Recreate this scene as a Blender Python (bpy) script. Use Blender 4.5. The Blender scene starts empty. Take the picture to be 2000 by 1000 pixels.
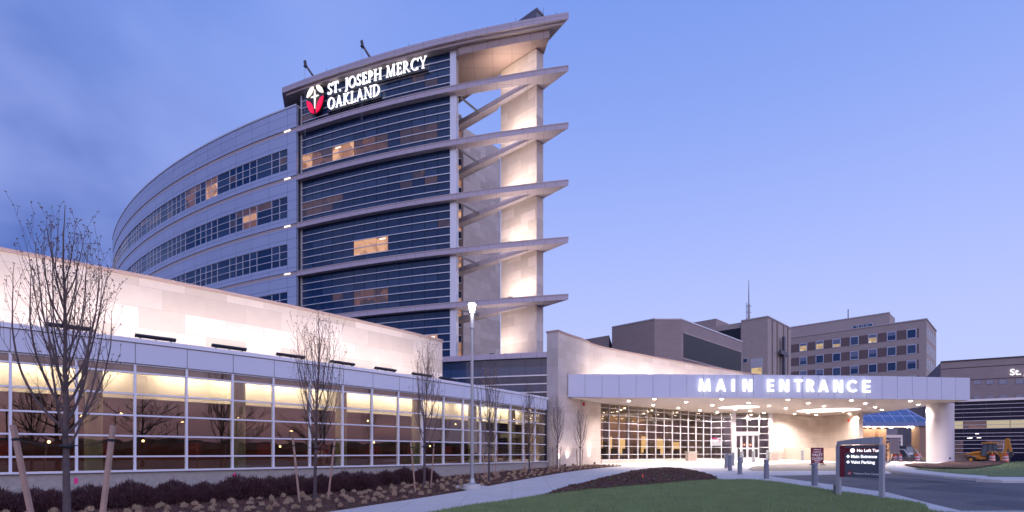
import bpy, bmesh, math, random
from mathutils import Vector, Matrix, noise
R = math.radians
random.seed(7)
scn = bpy.context.scene
COL = scn.collection
CZ = 1.5           # eye height; the slope of the ground is measured from it
F = 1040.0         # focal length in pixels of the 2000 px wide photograph

# ---------------------------------------------------------------- camera
cam = bpy.data.objects.new('camera', bpy.data.cameras.new('camera'))
COL.objects.link(cam)
cam.location = (0, 0, CZ)
cam.rotation_euler = (R(90), 0, 0)
cam.data.sensor_width = 36
cam.data.lens = 36 * F / 2000
cam.data.shift_y = 0.192
cam.data.clip_start = 0.1
cam.data.clip_end = 6000
scn.camera = cam
scn.render.resolution_x, scn.render.resolution_y = 1024, 512
scn.view_settings.view_transform = 'Standard'
scn.view_settings.look = 'None'
scn.view_settings.exposure = 0.15
scn.view_settings.gamma = 1.0
scn.view_settings.use_curve_mapping = False
scn.render.engine = 'CYCLES'
scn.cycles.use_denoising = True
scn.cycles.max_bounces = 8
scn.cycles.sample_clamp_indirect = 6.0
scn.cycles.caustics_reflective = False
scn.cycles.caustics_refractive = False

# ---------------------------------------------------------------- dusk sky
def build_world():
    w = bpy.data.worlds.new('World'); scn.world = w; w.use_nodes = True
    nt = w.node_tree; nt.nodes.clear()
    N = nt.nodes.new; L = nt.links.new
    out = N('ShaderNodeOutputWorld'); bg = N('ShaderNodeBackground')
    tc = N('ShaderNodeTexCoord'); sep = N('ShaderNodeSeparateXYZ')
    L(tc.outputs['Generated'], sep.inputs[0])
    def ramp(pts):
        r = N('ShaderNodeValToRGB'); r.color_ramp.interpolation = 'B_SPLINE'
        e = r.color_ramp.elements
        while len(e) > 1: e.remove(e[-1])
        e[0].position = pts[0][0]; e[0].color = (*pts[0][1], 1)
        for p, c in pts[1:]:
            q = e.new(p); q.color = (*c, 1)
        return r
    def math_(op, a, b=None, clamp=False):
        m = N('ShaderNodeMath'); m.operation = op; m.use_clamp = clamp
        for i, v in enumerate((a, b)):
            if v is None: continue
            if isinstance(v, (int, float)): m.inputs[i].default_value = v
            else: L(v, m.inputs[i])
        return m.outputs[0]
    def mix(f, a, b):
        m = N('ShaderNodeMix'); m.data_type = 'RGBA'
        L(f, m.inputs[0])
        for i, v in ((6, a), (7, b)):
            if isinstance(v, tuple): m.inputs[i].default_value = (*v, 1)
            else: L(v, m.inputs[i])
        return m.outputs[2]
    hf = lambda P: [(p, tuple(v/2 for v in c)) for p, c in P]      # halved here, doubled by the background strength
    front = ramp(hf([(0.0, (.50, .55, .90)), (.12, (.50, .57, .96)), (.25, (.43, .51, .93)), (.38, (.34, .435, .89)), (.52, (.245, .36, .83)),
                  (.68, (.17, .29, .76)), (1.0, (.13, .24, .70))]))
    back = ramp(hf([(0.0, (.58, .30, .34)), (.05, (.85, .46, .52)), (.12, (.86, .60, .80)), (.24, (1.25, 1.20, 1.75)), (.42, (1.20, 1.32, 2.0)), (.65, (.60, .76, 1.6)), (1.0, (.16, .28, .80))]))
    for r in (front, back): L(sep.outputs['Z'], r.inputs[0])
    mpb = N('ShaderNodeMapping'); mpb.inputs['Scale'].default_value = (2.0, 2.0, 16.0); L(tc.outputs['Generated'], mpb.inputs[0])
    nzb = N('ShaderNodeTexNoise'); nzb.inputs['Scale'].default_value = 1.6; nzb.inputs['Detail'].default_value = 5; L(mpb.outputs[0], nzb.inputs['Vector'])
    stk = math_('MULTIPLY', math_('ADD', math_('MULTIPLY', nzb.outputs[0], 4.0), -1.6, True), math_('ADD', math_('MULTIPLY', sep.outputs['Z'], -3.0), .85, True), True)
    bk_ = mix(stk, back.outputs[0], (.19, .12, .19))
    fb = math_('ADD', math_('ADD', math_('MULTIPLY', sep.outputs['Y'], -1.6), .25), math_('MULTIPLY', math_('MAXIMUM', sep.outputs['X'], 0.0), .7), True)
    base = mix(fb, front.outputs[0], bk_)
    # dark bank of cloud to the left, with soft billows
    mp = N('ShaderNodeMapping'); mp.inputs['Scale'].default_value = (1.0, 1.0, 1.5); mp.inputs['Location'].default_value = (0.35, 0.2, 0.1)
    L(tc.outputs['Generated'], mp.inputs[0])
    nz = N('ShaderNodeTexNoise'); nz.inputs['Scale'].default_value = 2.6; nz.inputs['Detail'].default_value = 5; nz.inputs['Roughness'].default_value = .48
    L(mp.outputs[0], nz.inputs['Vector'])
    lx = math_('ADD', math_('MULTIPLY', sep.outputs['X'], -2.2), -.62, True)
    up = math_('ADD', math_('MULTIPLY', sep.outputs['Z'], -.9), 1.08, True)
    cl = math_('ADD', math_('MULTIPLY', nz.outputs[0], 3.4), -1.15, True)
    dark = math_('MULTIPLY', math_('MULTIPLY', lx, up), math_('ADD', math_('MULTIPLY', cl, .95), .72), True)
    c1 = mix(dark, base, (.017, .048, .20))
    # thin pale veils on the left
    nz2 = N('ShaderNodeTexNoise'); nz2.inputs['Scale'].default_value = 2.3; nz2.inputs['Detail'].default_value = 4
    mp2 = N('ShaderNodeMapping'); mp2.inputs['Scale'].default_value = (1.2, 1.0, 1.6); mp2.inputs['Location'].default_value = (3.1, 1.7, .4)
    L(tc.outputs['Generated'], mp2.inputs[0]); L(mp2.outputs[0], nz2.inputs['Vector'])
    v = math_('MULTIPLY', math_('ADD', math_('MULTIPLY', nz2.outputs[0], 6.0), -2.75, True), math_('ADD', math_('MULTIPLY', sep.outputs['X'], -1.2), .1, True))
    v = math_('MULTIPLY', v, .85)
    c2 = mix(v, c1, (.15, .19, .40))
    L(c2, bg.inputs[0]); bg.inputs[1].default_value = 2.0
    L(bg.outputs[0], out.inputs[0])
build_world()

# the last glow of the set sun, very broad and weak, from behind the camera
sun = bpy.data.objects.new('sun', bpy.data.lights.new('sun', 'SUN'))
COL.objects.link(sun)
sun.data.energy = 0.30; sun.data.angle = R(40); sun.data.color = (1.0, .78, .84)
sun.rotation_euler = (R(72), 0, R(-18))

# ---------------------------------------------------------------- materials
MATS = {}
def mat(name, col, rough=.6, metal=0.0, spec=.5, emis=None, es=0.0, noise_=None, bump=None, joints=None, coat=0.0):
    """noise_=(scale, amount, tint2); bump=(scale, strength); joints=(w,h,offset,mortar,dark factor)"""
    if name in MATS: return MATS[name]
    m = bpy.data.materials.new(name); m.use_nodes = True
    nt = m.node_tree; N = nt.nodes.new; L = nt.links.new
    b = nt.nodes['Principled BSDF']
    b.inputs['Base Color'].default_value = (*col, 1)
    b.inputs['Roughness'].default_value = rough
    b.inputs['Metallic'].default_value = metal
    b.inputs['Specular IOR Level'].default_value = spec
    b.inputs['Coat Weight'].default_value = coat
    c = None
    if noise_:
        tc = N('ShaderNodeTexCoord'); nz = N('ShaderNodeTexNoise')
        L(tc.outputs['Object' if len(noise_) < 4 else 'UV'], nz.inputs['Vector'])
        nz.inputs['Scale'].default_value = noise_[0]; nz.inputs['Detail'].default_value = 6; nz.inputs['Roughness'].default_value = .62
        r = N('ShaderNodeMapRange'); r.inputs[1].default_value = .3; r.inputs[2].default_value = .7
        L(nz.outputs[0], r.inputs[0])
        mx = N('ShaderNodeMix'); mx.data_type = 'RGBA'
        mx.inputs[6].default_value = (*col, 1); mx.inputs[7].default_value = (*noise_[2], 1)
        mu = N('ShaderNodeMath'); mu.operation = 'MULTIPLY'; mu.inputs[1].default_value = noise_[1]
        L(r.outputs[0], mu.inputs[0]); L(mu.outputs[0], mx.inputs[0]); c = mx.outputs[2]
    if joints:
        w, h, off, mort, dk = joints[:5]
        uv = N('ShaderNodeTexCoord'); br = N('ShaderNodeTexBrick')
        L(uv.outputs['UV'], br.inputs['Vector'])
        br.inputs['Scale'].default_value = 1; br.inputs['Brick Width'].default_value = w; br.inputs['Row Height'].default_value = h
        br.inputs['Mortar Size'].default_value = mort; br.inputs['Mortar Smooth'].default_value = .15
        br.offset = off; br.inputs['Bias'].default_value = 0
        var = joints[5] if len(joints) > 5 else 0
        br.inputs['Color1'].default_value = (1, 1, 1, 1); br.inputs['Color2'].default_value = (1 - var, 1 - var * 1.1, 1 - var * 1.2, 1)
        br.inputs['Mortar'].default_value = (dk, dk, dk, 1)
        m2 = N('ShaderNodeMix'); m2.data_type = 'RGBA'; m2.blend_type = 'MULTIPLY'; m2.inputs[0].default_value = 1
        if c: L(c, m2.inputs[6])
        else: m2.inputs[6].default_value = (*col, 1)
        L(br.outputs[0], m2.inputs[7]); c = m2.outputs[2]
    if c: L(c, b.inputs['Base Color'])
    if bump:
        tc2 = N('ShaderNodeTexCoord'); n2 = N('ShaderNodeTexNoise'); n2.inputs['Scale'].default_value = bump[0]; n2.inputs['Detail'].default_value = 5
        L(tc2.outputs['Object'], n2.inputs['Vector'])
        bp = N('ShaderNodeBump'); bp.inputs['Strength'].default_value = bump[1]; bp.inputs['Distance'].default_value = .02 if len(bump) < 3 else bump[2]
        L(n2.outputs[0], bp.inputs['Height']); L(bp.outputs[0], b.inputs['Normal'])
    if emis:
        b.inputs['Emission Color'].default_value = (*emis, 1); b.inputs['Emission Strength'].default_value = es
    MATS[name] = m
    return m

def glass_mat(name, tint, refl=.16, rough=.0, rtint=(1, 1, 1)):
    m = bpy.data.materials.new(name); m.use_nodes = True
    nt = m.node_tree; nt.nodes.clear(); N = nt.nodes.new; L = nt.links.new
    o = N('ShaderNodeOutputMaterial'); t = N('ShaderNodeBsdfTransparent'); g = N('ShaderNodeBsdfGlossy')
    t.inputs[0].default_value = (*tint, 1); g.inputs['Roughness'].default_value = rough; g.inputs[0].default_value = (*rtint, 1)
    lw = N('ShaderNodeLayerWeight'); lw.inputs[0].default_value = .5; f = N('ShaderNodeMath'); f.operation = 'POWER'; f.inputs[1].default_value = 4.5; L(lw.outputs['Facing'], f.inputs[0])
    a = N('ShaderNodeMath'); a.operation = 'MULTIPLY_ADD'; a.inputs[1].default_value = .45; a.inputs[2].default_value = refl; a.use_clamp = True
    mx = N('ShaderNodeMixShader')
    # gentle waviness of real panes
    tc = N('ShaderNodeTexCoord'); nz = N('ShaderNodeTexNoise'); nz.inputs['Scale'].default_value = .8
    bp = N('ShaderNodeBump'); bp.inputs['Strength'].default_value = .12; bp.inputs['Distance'].default_value = .01
    L(tc.outputs['Object'], nz.inputs['Vector']); L(nz.outputs[0], bp.inputs['Height']); L(bp.outputs[0], g.inputs['Normal'])
    L(f.outputs[0], a.inputs[0]); L(a.outputs[0], mx.inputs[0]); L(t.outputs[0], mx.inputs[1]); L(g.outputs[0], mx.inputs[2]); L(mx.outputs[0], o.inputs[0])
    MATS[name] = m
    return m

def lit_window_mat(name, c1, c2, strength, scale):
    """warm room behind glass: uneven glow of walls, ceiling and furniture"""
    m = bpy.data.materials.new(name); m.use_nodes = True
    nt = m.node_tree; N = nt.nodes.new; L = nt.links.new
    b = nt.nodes['Principled BSDF']; b.inputs['Base Color'].default_value = (.02, .02, .03, 1); b.inputs['Roughness'].default_value = .06
    tc = N('ShaderNodeTexCoord'); v = N('ShaderNodeTexVoronoi'); v.distance = 'CHEBYCHEV'; v.inputs['Scale'].default_value = scale
    L(tc.outputs['Object'], v.inputs['Vector'])
    s = N('ShaderNodeSeparateColor'); L(v.outputs['Color'], s.inputs[0])
    mx = N('ShaderNodeMix'); mx.data_type = 'RGBA'; mx.inputs[6].default_value = (*c1, 1); mx.inputs[7].default_value = (*c2, 1)
    L(s.outputs[0], mx.inputs[0]); L(mx.outputs[2], b.inputs['Emission Color']); b.inputs['Emission Strength'].default_value = strength
    MATS[name] = m
    return m

STONE = mat('limestone', (.66, .58, .53), .8, noise_=(1.3, .55, (.54, .46, .42), 1), joints=(1.5, .75, .5, .008, .66, .26), bump=(9, .12))
STONE_SMALL = mat('limestone_canopy_wall', (.60, .52, .47), .8, noise_=(1.0, .5, (.50, .43, .39), 1), joints=(1.2, .6, .5, .006, .72, .18), bump=(9, .1))
STONEBASE = mat('stone_base', (.42, .38, .35), .9, noise_=(9, .6, (.25, .23, .22)), bump=(40, .3))
COPING = mat('coping', (.42, .30, .27), .7, noise_=(.8, .4, (.35, .26, .24)))
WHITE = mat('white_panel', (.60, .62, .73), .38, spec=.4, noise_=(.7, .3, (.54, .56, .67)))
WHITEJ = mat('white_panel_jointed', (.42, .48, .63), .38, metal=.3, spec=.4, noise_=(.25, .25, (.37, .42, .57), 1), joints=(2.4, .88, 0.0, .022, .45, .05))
ALU = mat('white_aluminium', (.71, .71, .79), .35, spec=.5)
ALUBLUE = mat('anodised_aluminium', (.62, .62, .66), .3, metal=.3)
FIN = mat('pinkish_metal_panel', (.46, .40, .46), .42, noise_=(.6, .3, (.40, .35, .41)), joints=(1.25, 1.25, 0.0, .012, .35))
FIN_PLAIN = mat('pinkish_metal_trim', (.43, .36, .36), .42, noise_=(.6, .3, (.37, .31, .32)))
SOFFIT = mat('pale_soffit', (.74, .66, .62), .5, noise_=(.3, .2, (.70, .62, .58)), joints=(3.6, 60, 0.0, .008, .6))
DARKMETAL = mat('dark_metal', (.035, .035, .045), .45, metal=.4)
GREYMETAL = mat('grey_metal', (.25, .25, .28), .4, metal=.5)
CURTAIN = mat('tower_glass', (.012, .032, .086), .05, spec=.5)
CURTAIN2 = mat('tower_glass_blind', (.026, .056, .125), .10, spec=.5)
CURTAINR = mat('tower_glass_rose', (.045, .025, .03), .06, spec=.8, coat=.5)
LIT = lit_window_mat('tower_glass_lit', (.95, .50, .27), (.30, .13, .075), .80, 1.3)
DIM = lit_window_mat('tower_glass_dim', (.20, .085, .055), (.04, .026, .032), .8, .9)
FAINT = lit_window_mat('tower_glass_faint', (.085, .045, .045), (.03, .022, .035), .8, .7)
GLASS = glass_mat('wing_glass', (.84, .79, .70), .11)
LOBBYGLASS = glass_mat('lobby_glass', (.84, .81, .77), .045)
CREAM = mat('cream_plaster', (.82, .79, .72), .8, noise_=(.8, .2, (.74, .68, .56)))
WOOD = mat('dark_interior_wood', (.18, .052, .032), .4, noise_=(2, .5, (.08, .025, .02)))
OLIVE = mat('interior_wall', (.13, .09, .055), .8, noise_=(.4, .5, (.07, .05, .035)))
CARPET = mat('interior_floor', (.12, .09, .07), .6)
CONCRETE = mat('concrete', (.50, .48, .46), .85, noise_=(.9, .5, (.40, .38, .37)), joints=(1.5, 1.5, 0.0, .012, .62, .05), bump=(30, .15))
CONCRETE_P = mat('concrete_plain', (.50, .48, .46), .85, noise_=(1.5, .5, (.38, .36, .35)), bump=(30, .2))
ASPHALT = mat('asphalt', (.055, .050, .054), .7, noise_=(.5, .9, (.12, .105, .11)), bump=(60, .35))
MULCH = mat('mulch', (.115, .040, .028), .95, noise_=(11, .9, (.014, .007, .007)), bump=(14, 1.0, .12))
GRASSM = mat('lawn', (.13, .18, .065), .9, noise_=(2.2, .7, (.075, .105, .04)), bump=(30, .6, .05))
BLADE = mat('grass_blade', (.22, .32, .12), .7, noise_=(1.1, .9, (.19, .21, .085)))
DIRT = mat('dirt', (.16, .11, .08), .95, noise_=(1.2, .8, (.08, .055, .045)), bump=(6, .8, .1))
BARK = mat('bark', (.115, .085, .085), .9, noise_=(14, .7, (.055, .04, .042)), bump=(40, .5))
TWIG = mat('twig', (.13, .090, .088), .85, noise_=(5, .5, (.08, .055, .055)))
BUD = mat('bud', (.16, .095, .065), .7)
GOLDBUD = mat('bud_gold', (.42, .25, .12), .7)
STAKE = mat('stake_wood', (.42, .27, .21), .8, noise_=(6, .6, (.28, .17, .13)))
STRAP = mat('black_strap', (.01, .01, .012), .6)
POLE = mat('galvanised_pole', (.36, .37, .40), .38, metal=.6)
BOLLARD = mat('bollard_grey', (.20, .21, .25), .45, noise_=(3, .3, (.16, .17, .2)))
BRICK = mat('tan_brick', (.44, .365, .33), .85, noise_=(.12, .5, (.38, .31, .285)), joints=(.9, .3, .5, .02, .82, .08))
BRICKD = mat('dark_brick_band', (.17, .12, .12), .85, joints=(.9, .3, .5, .02, .8, .08))
BRICKR = mat('rose_brick', (.37, .295, .28), .85, noise_=(.2, .5, (.31, .245, .235)), joints=(.9, .3, .5, .02, .8, .08))
LOUVRE = mat('dark_louvre', (.012, .013, .022), .5, joints=(50, .35, 0.0, .05, .3))
PANE = mat('dull_pane', (.04, .07, .13), .08, spec=.9)
PANELIT = lit_window_mat('brick_tower_lit_pane', (1.0, .72, .38), (.45, .30, .16), .8, 1.1)
SIGNW = mat('lit_white_letter', (.9, .9, .9), .5, emis=(1, .98, .97), es=1.02)
SIGNC = mat('lit_cream', (.9, .85, .75), .5, emis=(1, .93, .80), es=1.05)
SIGNR = mat('lit_red', (.8, .02, .06), .5, emis=(1, .0, .055), es=.85)
SIGNBACK = mat('sign_backing', (.02, .02, .028), .4)
LAMPGLOW = mat('lamp_glow', (1, 1, 1), .5, emis=(1, .84, .66), es=24)
COVE = mat('cove_glow', (1, 1, 1), .5, emis=(1, .90, .76), es=26)
SKYLT = mat('recess_glow', (1, 1, 1), .5, emis=(1, .86, .78), es=1.6)
ORANGE = mat('barrel_orange', (.75, .12, .05), .5)
REFLW = mat('barrel_white', (.75, .72, .72), .4)
YELLOW = mat('machine_yellow', (.62, .27, .045), .42, noise_=(2, .4, (.45, .18, .03)))
TYRE = mat('rubber', (.018, .018, .02), .8)
CABGLASS = mat('cab_glass', (.10, .13, .17), .06, spec=.9)
MAROON = mat('maroon_panel', (.16, .01, .03), .4)
SLATE = mat('slate_panel', (.085, .095, .135), .4)
SIGNGREY = mat('sign_grey', (.36, .37, .42), .4, metal=.2)
SKYBLUE = glass_mat('skylight_glass', (.45, .60, .95), .16, .15, (.7, .85, 1))
CASE_RED = mat('red_case', (.7, .02, .02), .4)
SCREEN = mat('screen', (0, 0, 0), .3, emis=(.85, .85, 1), es=1.2)
SCREENP = mat('screen_pink', (0, 0, 0), .3, emis=(1, .1, .45), es=.9)
SHRUBM = mat('burgundy_shrub', (.085, .028, .036), .8, noise_=(4, .7, (.035, .013, .018)))
TUFTM = mat('dry_tuft', (.46, .33, .22), .9, noise_=(9, .6, (.40, .28, .21)))
LEAFM = mat('green_sprig', (.10, .13, .05), .7)
PINK = mat('marker_pink', (.9, .02, .25), .6)
WOODSM = mat('dark_woods', (.05, .045, .028), .95)

# ---------------------------------------------------------------- mesh helpers
class MB:
    def __init__(s): s.v = []; s.f = []; s.uv = []; s.mi = []
    def add(s, vs, fs, uvs=None, mi=0):
        b = len(s.v); s.v += [tuple(p) for p in vs]
        for i, f in enumerate(fs):
            s.f.append([b + k for k in f]); s.uv.append(uvs[i] if uvs else None); s.mi.append(mi)
    def box(s, x0, x1, y0, y1, z0, z1, mi=0):
        s.add([(x0,y0,z0),(x1,y0,z0),(x1,y1,z0),(x0,y1,z0),(x0,y0,z1),(x1,y0,z1),(x1,y1,z1),(x0,y1,z1)],
              [(0,3,2,1),(4,5,6,7),(0,1,5,4),(1,2,6,5),(2,3,7,6),(3,0,4,7)], mi=mi)
    def obox(s, c, ax, ay, az, mi=0):
        """box about c with half axes ax, ay, az (vectors)"""
        c, ax, ay, az = map(Vector, (c, ax, ay, az))
        P = [c + i*ax + j*ay + k*az for k in (-1, 1) for (i, j) in ((-1,-1),(1,-1),(1,1),(-1,1))]
        s.add(P, [(0,3,2,1),(4,5,6,7),(0,1,5,4),(1,2,6,5),(2,3,7,6),(3,0,4,7)], mi=mi)
    def prism(s, poly, z0, z1, mi=0):
        n = len(poly)
        f0 = (lambda x, y: z0) if not callable(z0) else z0
        f1 = (lambda x, y: z1) if not callable(z1) else z1
        vs = [(x, y, f0(x, y)) for x, y in poly] + [(x, y, f1(x, y)) for x, y in poly]
        s.add(vs, [tuple(range(n))[::-1], tuple(range(n, 2*n))] + [(i, (i+1) % n, n + (i+1) % n, n + i) for i in range(n)], mi=mi)
    def tube(s, pts, rad, n=8, mi=0, cap=True):
        pts = [Vector(p) for p in pts]
        if not isinstance(rad, (list, tuple)): rad = [rad]*len(pts)
        rings = []; up = None
        for i, p in enumerate(pts):
            d = (pts[min(i+1, len(pts)-1)] - pts[max(i-1, 0)]).normalized()
            a = up if up is not None else (Vector((1,0,0)) if abs(d.x) < .8 else Vector((0,1,0)))
            u = (a - d*a.dot(d)).normalized(); up = u; w = d.cross(u)
            rings.append([p + (u*math.cos(2*math.pi*k/n) + w*math.sin(2*math.pi*k/n))*rad[i] for k in range(n)])
        vs = [q for r in rings for q in r]; fs = []
        for i in range(len(pts)-1):
            for k in range(n):
                a = i*n + k; b = i*n + (k+1) % n
                fs.append((a, b, b+n, a+n))
        if cap: fs += [tuple(range(n))[::-1], tuple(range((len(pts)-1)*n, len(pts)*n))]
        s.add(vs, fs, mi=mi)
    def lathe(s, c, prof, n=24, mi=0):
        c = Vector(c)
        s.tube([c + Vector((0,0,z)) for r, z in prof], [max(r, .001) for r, z in prof], n, mi) if False else None
        vs = []; fs = []
        for r, z in prof:
            for k in range(n):
                a = 2*math.pi*k/n; vs.append(c + Vector((r*math.cos(a), r*math.sin(a), z)))
        for i in range(len(prof)-1):
            for k in range(n):
                a = i*n+k; b = i*n+(k+1) % n; fs.append((a, b, b+n, a+n))
        fs += [tuple(range(n))[::-1], tuple(range((len(prof)-1)*n, len(prof)*n))]
        s.add(vs, fs, mi=mi)
    def sweep(s, cv, s0, s1, prof, step=.7, mi=0):
        """closed profile (off, z) swept along a plan curve; uv in metres along it"""
        n = max(1, round(abs(s1-s0)/step)); m = len(prof); vs = []; fs = []; uvs = []
        for i in range(n+1):
            t = s0 + (s1-s0)*i/n
            for o, z in prof:
                x, y = cv.at(t, o); vs.append((x, y, z))
        for i in range(n):
            ta = s0 + (s1-s0)*i/n; tb = s0 + (s1-s0)*(i+1)/n
            for k in range(m):
                k2 = (k+1) % m; (o0, z0), (o1, z1) = prof[k], prof[k2]
                fs.append((i*m+k, i*m+k2, (i+1)*m+k2, (i+1)*m+k))
                if abs(z1-z0) > abs(o1-o0): uvs.append([(ta, z0), (ta, z1), (tb, z1), (tb, z0)])
                else: uvs.append([(ta, o0), (ta, o1), (tb, o1), (tb, o0)])
        fs += [tuple(range(m)), tuple(range(n*m, n*m+m))[::-1]]; uvs += [None, None]
        s.add(vs, fs, uvs, mi)
    def slab(s, W, t0, t1, o0, o1, z0, z1, mi=0):
        P = [W.at(t, o) + (z,) for z in (z0, z1) for (t, o) in ((t0, o0), (t1, o0), (t1, o1), (t0, o1))]
        s.add(P, [(0,3,2,1),(4,5,6,7),(0,1,5,4),(1,2,6,5),(2,3,7,6),(3,0,4,7)], mi=mi)
    def build(s, name, mats, parent=None, smooth=False, local=False):
        me = bpy.data.meshes.new(name); me.from_pydata(s.v, [], s.f)
        if not isinstance(mats, (list, tuple)): mats = [mats]
        for m in mats: me.materials.append(m)
        me.polygons.foreach_set('material_index', s.mi)
        bm = bmesh.new(); bm.from_mesh(me)
        bmesh.ops.recalc_face_normals(bm, faces=bm.faces[:])
        bm.to_mesh(me); 
        if len(s.v) < 60000:
            lay = bm.loops.layers.uv.new('UVMap'); bm.faces.ensure_lookup_table()
            for i, f in enumerate(bm.faces):
                e = s.uv[i]
                if e:
                    mp = {s.f[i][k]: e[k] for k in range(len(e))}
                    for l in f.loops: l[lay].uv = mp[l.vert.index]
                else:
                    n = f.normal
                    if abs(n.z) > .75:
                        for l in f.loops: l[lay].uv = (l.vert.co.x, l.vert.co.y)
                    else:
                        t = Vector((-n.y, n.x, 0)).normalized()
                        for l in f.loops: l[lay].uv = (l.vert.co.dot(t), l.vert.co.z)
            bm.to_mesh(me)
        bm.free()
        if smooth:
            me.polygons.foreach_set('use_smooth', [True]*len(me.polygons))
            me.set_sharp_from_angle(angle=R(40))
        o = bpy.data.objects.new(name, me); COL.objects.link(o)
        if parent: attach(o, parent, local)
        return o

BASE = {}
def attach(o, parent, local=False):
    o.parent = parent
    if not local and parent.name in BASE: o.matrix_parent_inverse = BASE[parent.name].inverted()
def tag(o, label=None, cat=None, group=None, kind=None):
    if label: o['label'] = label
    if cat: o['category'] = cat
    if group: o['group'] = group
    if kind: o['kind'] = kind
    return o
def thing(name, label, cat, loc=(0, 0, 0), group=None, rz=0.0):
    o = bpy.data.objects.new(name, None); COL.objects.link(o); o.location = loc; o.rotation_euler.z = rz
    BASE[o.name] = Matrix.Translation(loc) @ Matrix.Rotation(rz, 4, 'Z')
    return tag(o, label, cat, group)
KIDS = {}
def dup(root, loc, rz=0.0, label=None, scale=1.0, kids=None):
    r = root.copy(); COL.objects.link(r); r.location = loc; r.rotation_euler.z = rz; r.scale = (scale,)*3
    if label: r['label'] = label
    for ch in (kids if kids is not None else list(root.children)):
        c = ch.copy(); COL.objects.link(c); c.parent = r
        for g in ch.children:
            d = g.copy(); COL.objects.link(d); d.parent = c
    return r

class Curve:
    """plan curve sampled by arc length; off > 0 is towards the photographer"""
    def __init__(s, pts, side):
        s.p = [Vector(p) for p in pts]; s.side = side; s.s = [0.0]
        for a, b in zip(s.p, s.p[1:]): s.s.append(s.s[-1] + (b-a).length)
        s.n = []
        for i in range(len(s.p)):
            d = (s.p[min(i+1, len(s.p)-1)] - s.p[max(i-1, 0)]).normalized()
            s.n.append(Vector((d.y, -d.x))*side)
        s.s0 = 0.0
    def at(s, t, off=0.0):
        t += s.s0
        import bisect
        i = min(max(bisect.bisect_right(s.s, t)-1, 0), len(s.p)-2)
        u = (t - s.s[i])/(s.s[i+1]-s.s[i])
        p = s.p[i].lerp(s.p[i+1], u); n = s.n[i].lerp(s.n[i+1], min(max(u, 0), 1)).normalized()
        return (p.x + n.x*off, p.y + n.y*off)
    def frame(s, t):
        a = Vector(s.at(t-.05)); b = Vector(s.at(t+.05)); d = (b-a).normalized()
        return Vector((d.x, d.y, 0)), Vector((d.y, -d.x, 0))*s.side
    def s_at_px(s, px, lo, hi, off=0.0):
        f = lambda t: (lambda p: 1000 + F*p[0]/p[1] - px)(s.at(t, off))
        a, b = lo, hi; fa = f(a)
        for _ in range(50):
            m = (a+b)/2; fm = f(m)
            if (fm > 0) == (fa > 0): a, fa = m, fm
            else: b = m
        return (a+b)/2
def arc_curve(start, head, k, s0, s1, side, mirror=False):
    n = int((s1-s0)/.1); pts = []
    x, y = 0.0, 0.0; P = []
    ds = .1; h = head + k*s0
    for i in range(n+1):
        P.append((x, y)); h = head + k*(s0 + (i+.5)*ds)
        x += (-1 if mirror else 1)*math.cos(h)*ds; y += math.sin(h)*ds
    i0 = round(-s0/ds); ox, oy = P[i0]
    c = Curve([(start[0]+px-ox, start[1]+py-oy) for px, py in P], side)
    c.s0 = -s0
    return c
def smooth_curve(pts, side, n=24):
    out = []
    P = [Vector(p) for p in pts]; P = [2*P[0]-P[1]] + P + [2*P[-1]-P[-2]]
    for i in range(1, len(P)-2):
        for k in range(n):
            t = k/n; a, b, c, d = P[i-1], P[i], P[i+1], P[i+2]
            out.append(.5*((2*b) + (c-a)*t + (2*a-5*b+4*c-d)*t*t + (3*b-a-3*c+d)*t**3))
    out.append(P[-2])
    return Curve(out, side)
class Wall:
    """straight wall from O along d; off > 0 is towards the photographer"""
    def __init__(s, O, O2):
        s.O = Vector(O); s.d = (Vector(O2)-s.O).normalized(); s.len = (Vector(O2)-s.O).length
        n = Vector((s.d.y, -s.d.x)); s.n = n if n.dot(-s.O) > 0 else -n
    def at(s, t, off=0.0):
        p = s.O + s.d*t + s.n*off
        return (p.x, p.y)
    def t_px(s, px):
        k = (px-1000)/F
        return (k*s.O.y - s.O.x)/(s.d.x - k*s.d.y)
    def zy(s, px, py):
        p = s.at(s.t_px(px)); return CZ + (884-py)/F*p[1]

# ---------------------------------------------------------------- terrain
KN = [(-400,-1.55),(14,-1.52),(16,-1.49),(20,-1.41),(23,-1.32),(27,-1.19),(30,-1.10),(34,-1.00),(38,-.92),(41,-.86),(45,-.78),(50,-.68),(56,-.65),(3000,-.65)]
KR = [(-400,-1.55),(14,-1.52),(16,-1.49),(20,-1.41),(23,-1.32),(27,-1.19),(30,-1.10),(34,-1.00),(38,-.92),(41,-.86),(62,-1.2),(75,-1.5),(3000,-1.5)]
def lin(K, y):
    for (a, za), (b, zb) in zip(K, K[1:]):
        if y <= b: return za + (zb-za)*(y-a)/(b-a)
    return K[-1][1]
def zg(x, y):
    w = min(max((x-24)/12, 0), 1); w = w*w*(3-2*w)
    return CZ + lin(KN, y)*(1-w) + lin(KR, y)*w
def G(px, py):
    """where the line of sight through a picture point meets the ground"""
    a, b = 2.0, 400.0
    k = (px-1000)/F; m = (py-884)/F
    f = lambda y: (CZ - m*y) - zg(k*y, y)
    for _ in range(60):
        c = (a+b)/2
        if f(c) > 0: a = c
        else: b = c
    return (k*a, a)
def Gz(px, py):
    x, y = G(px, py); return (x, y, zg(x, y))

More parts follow.
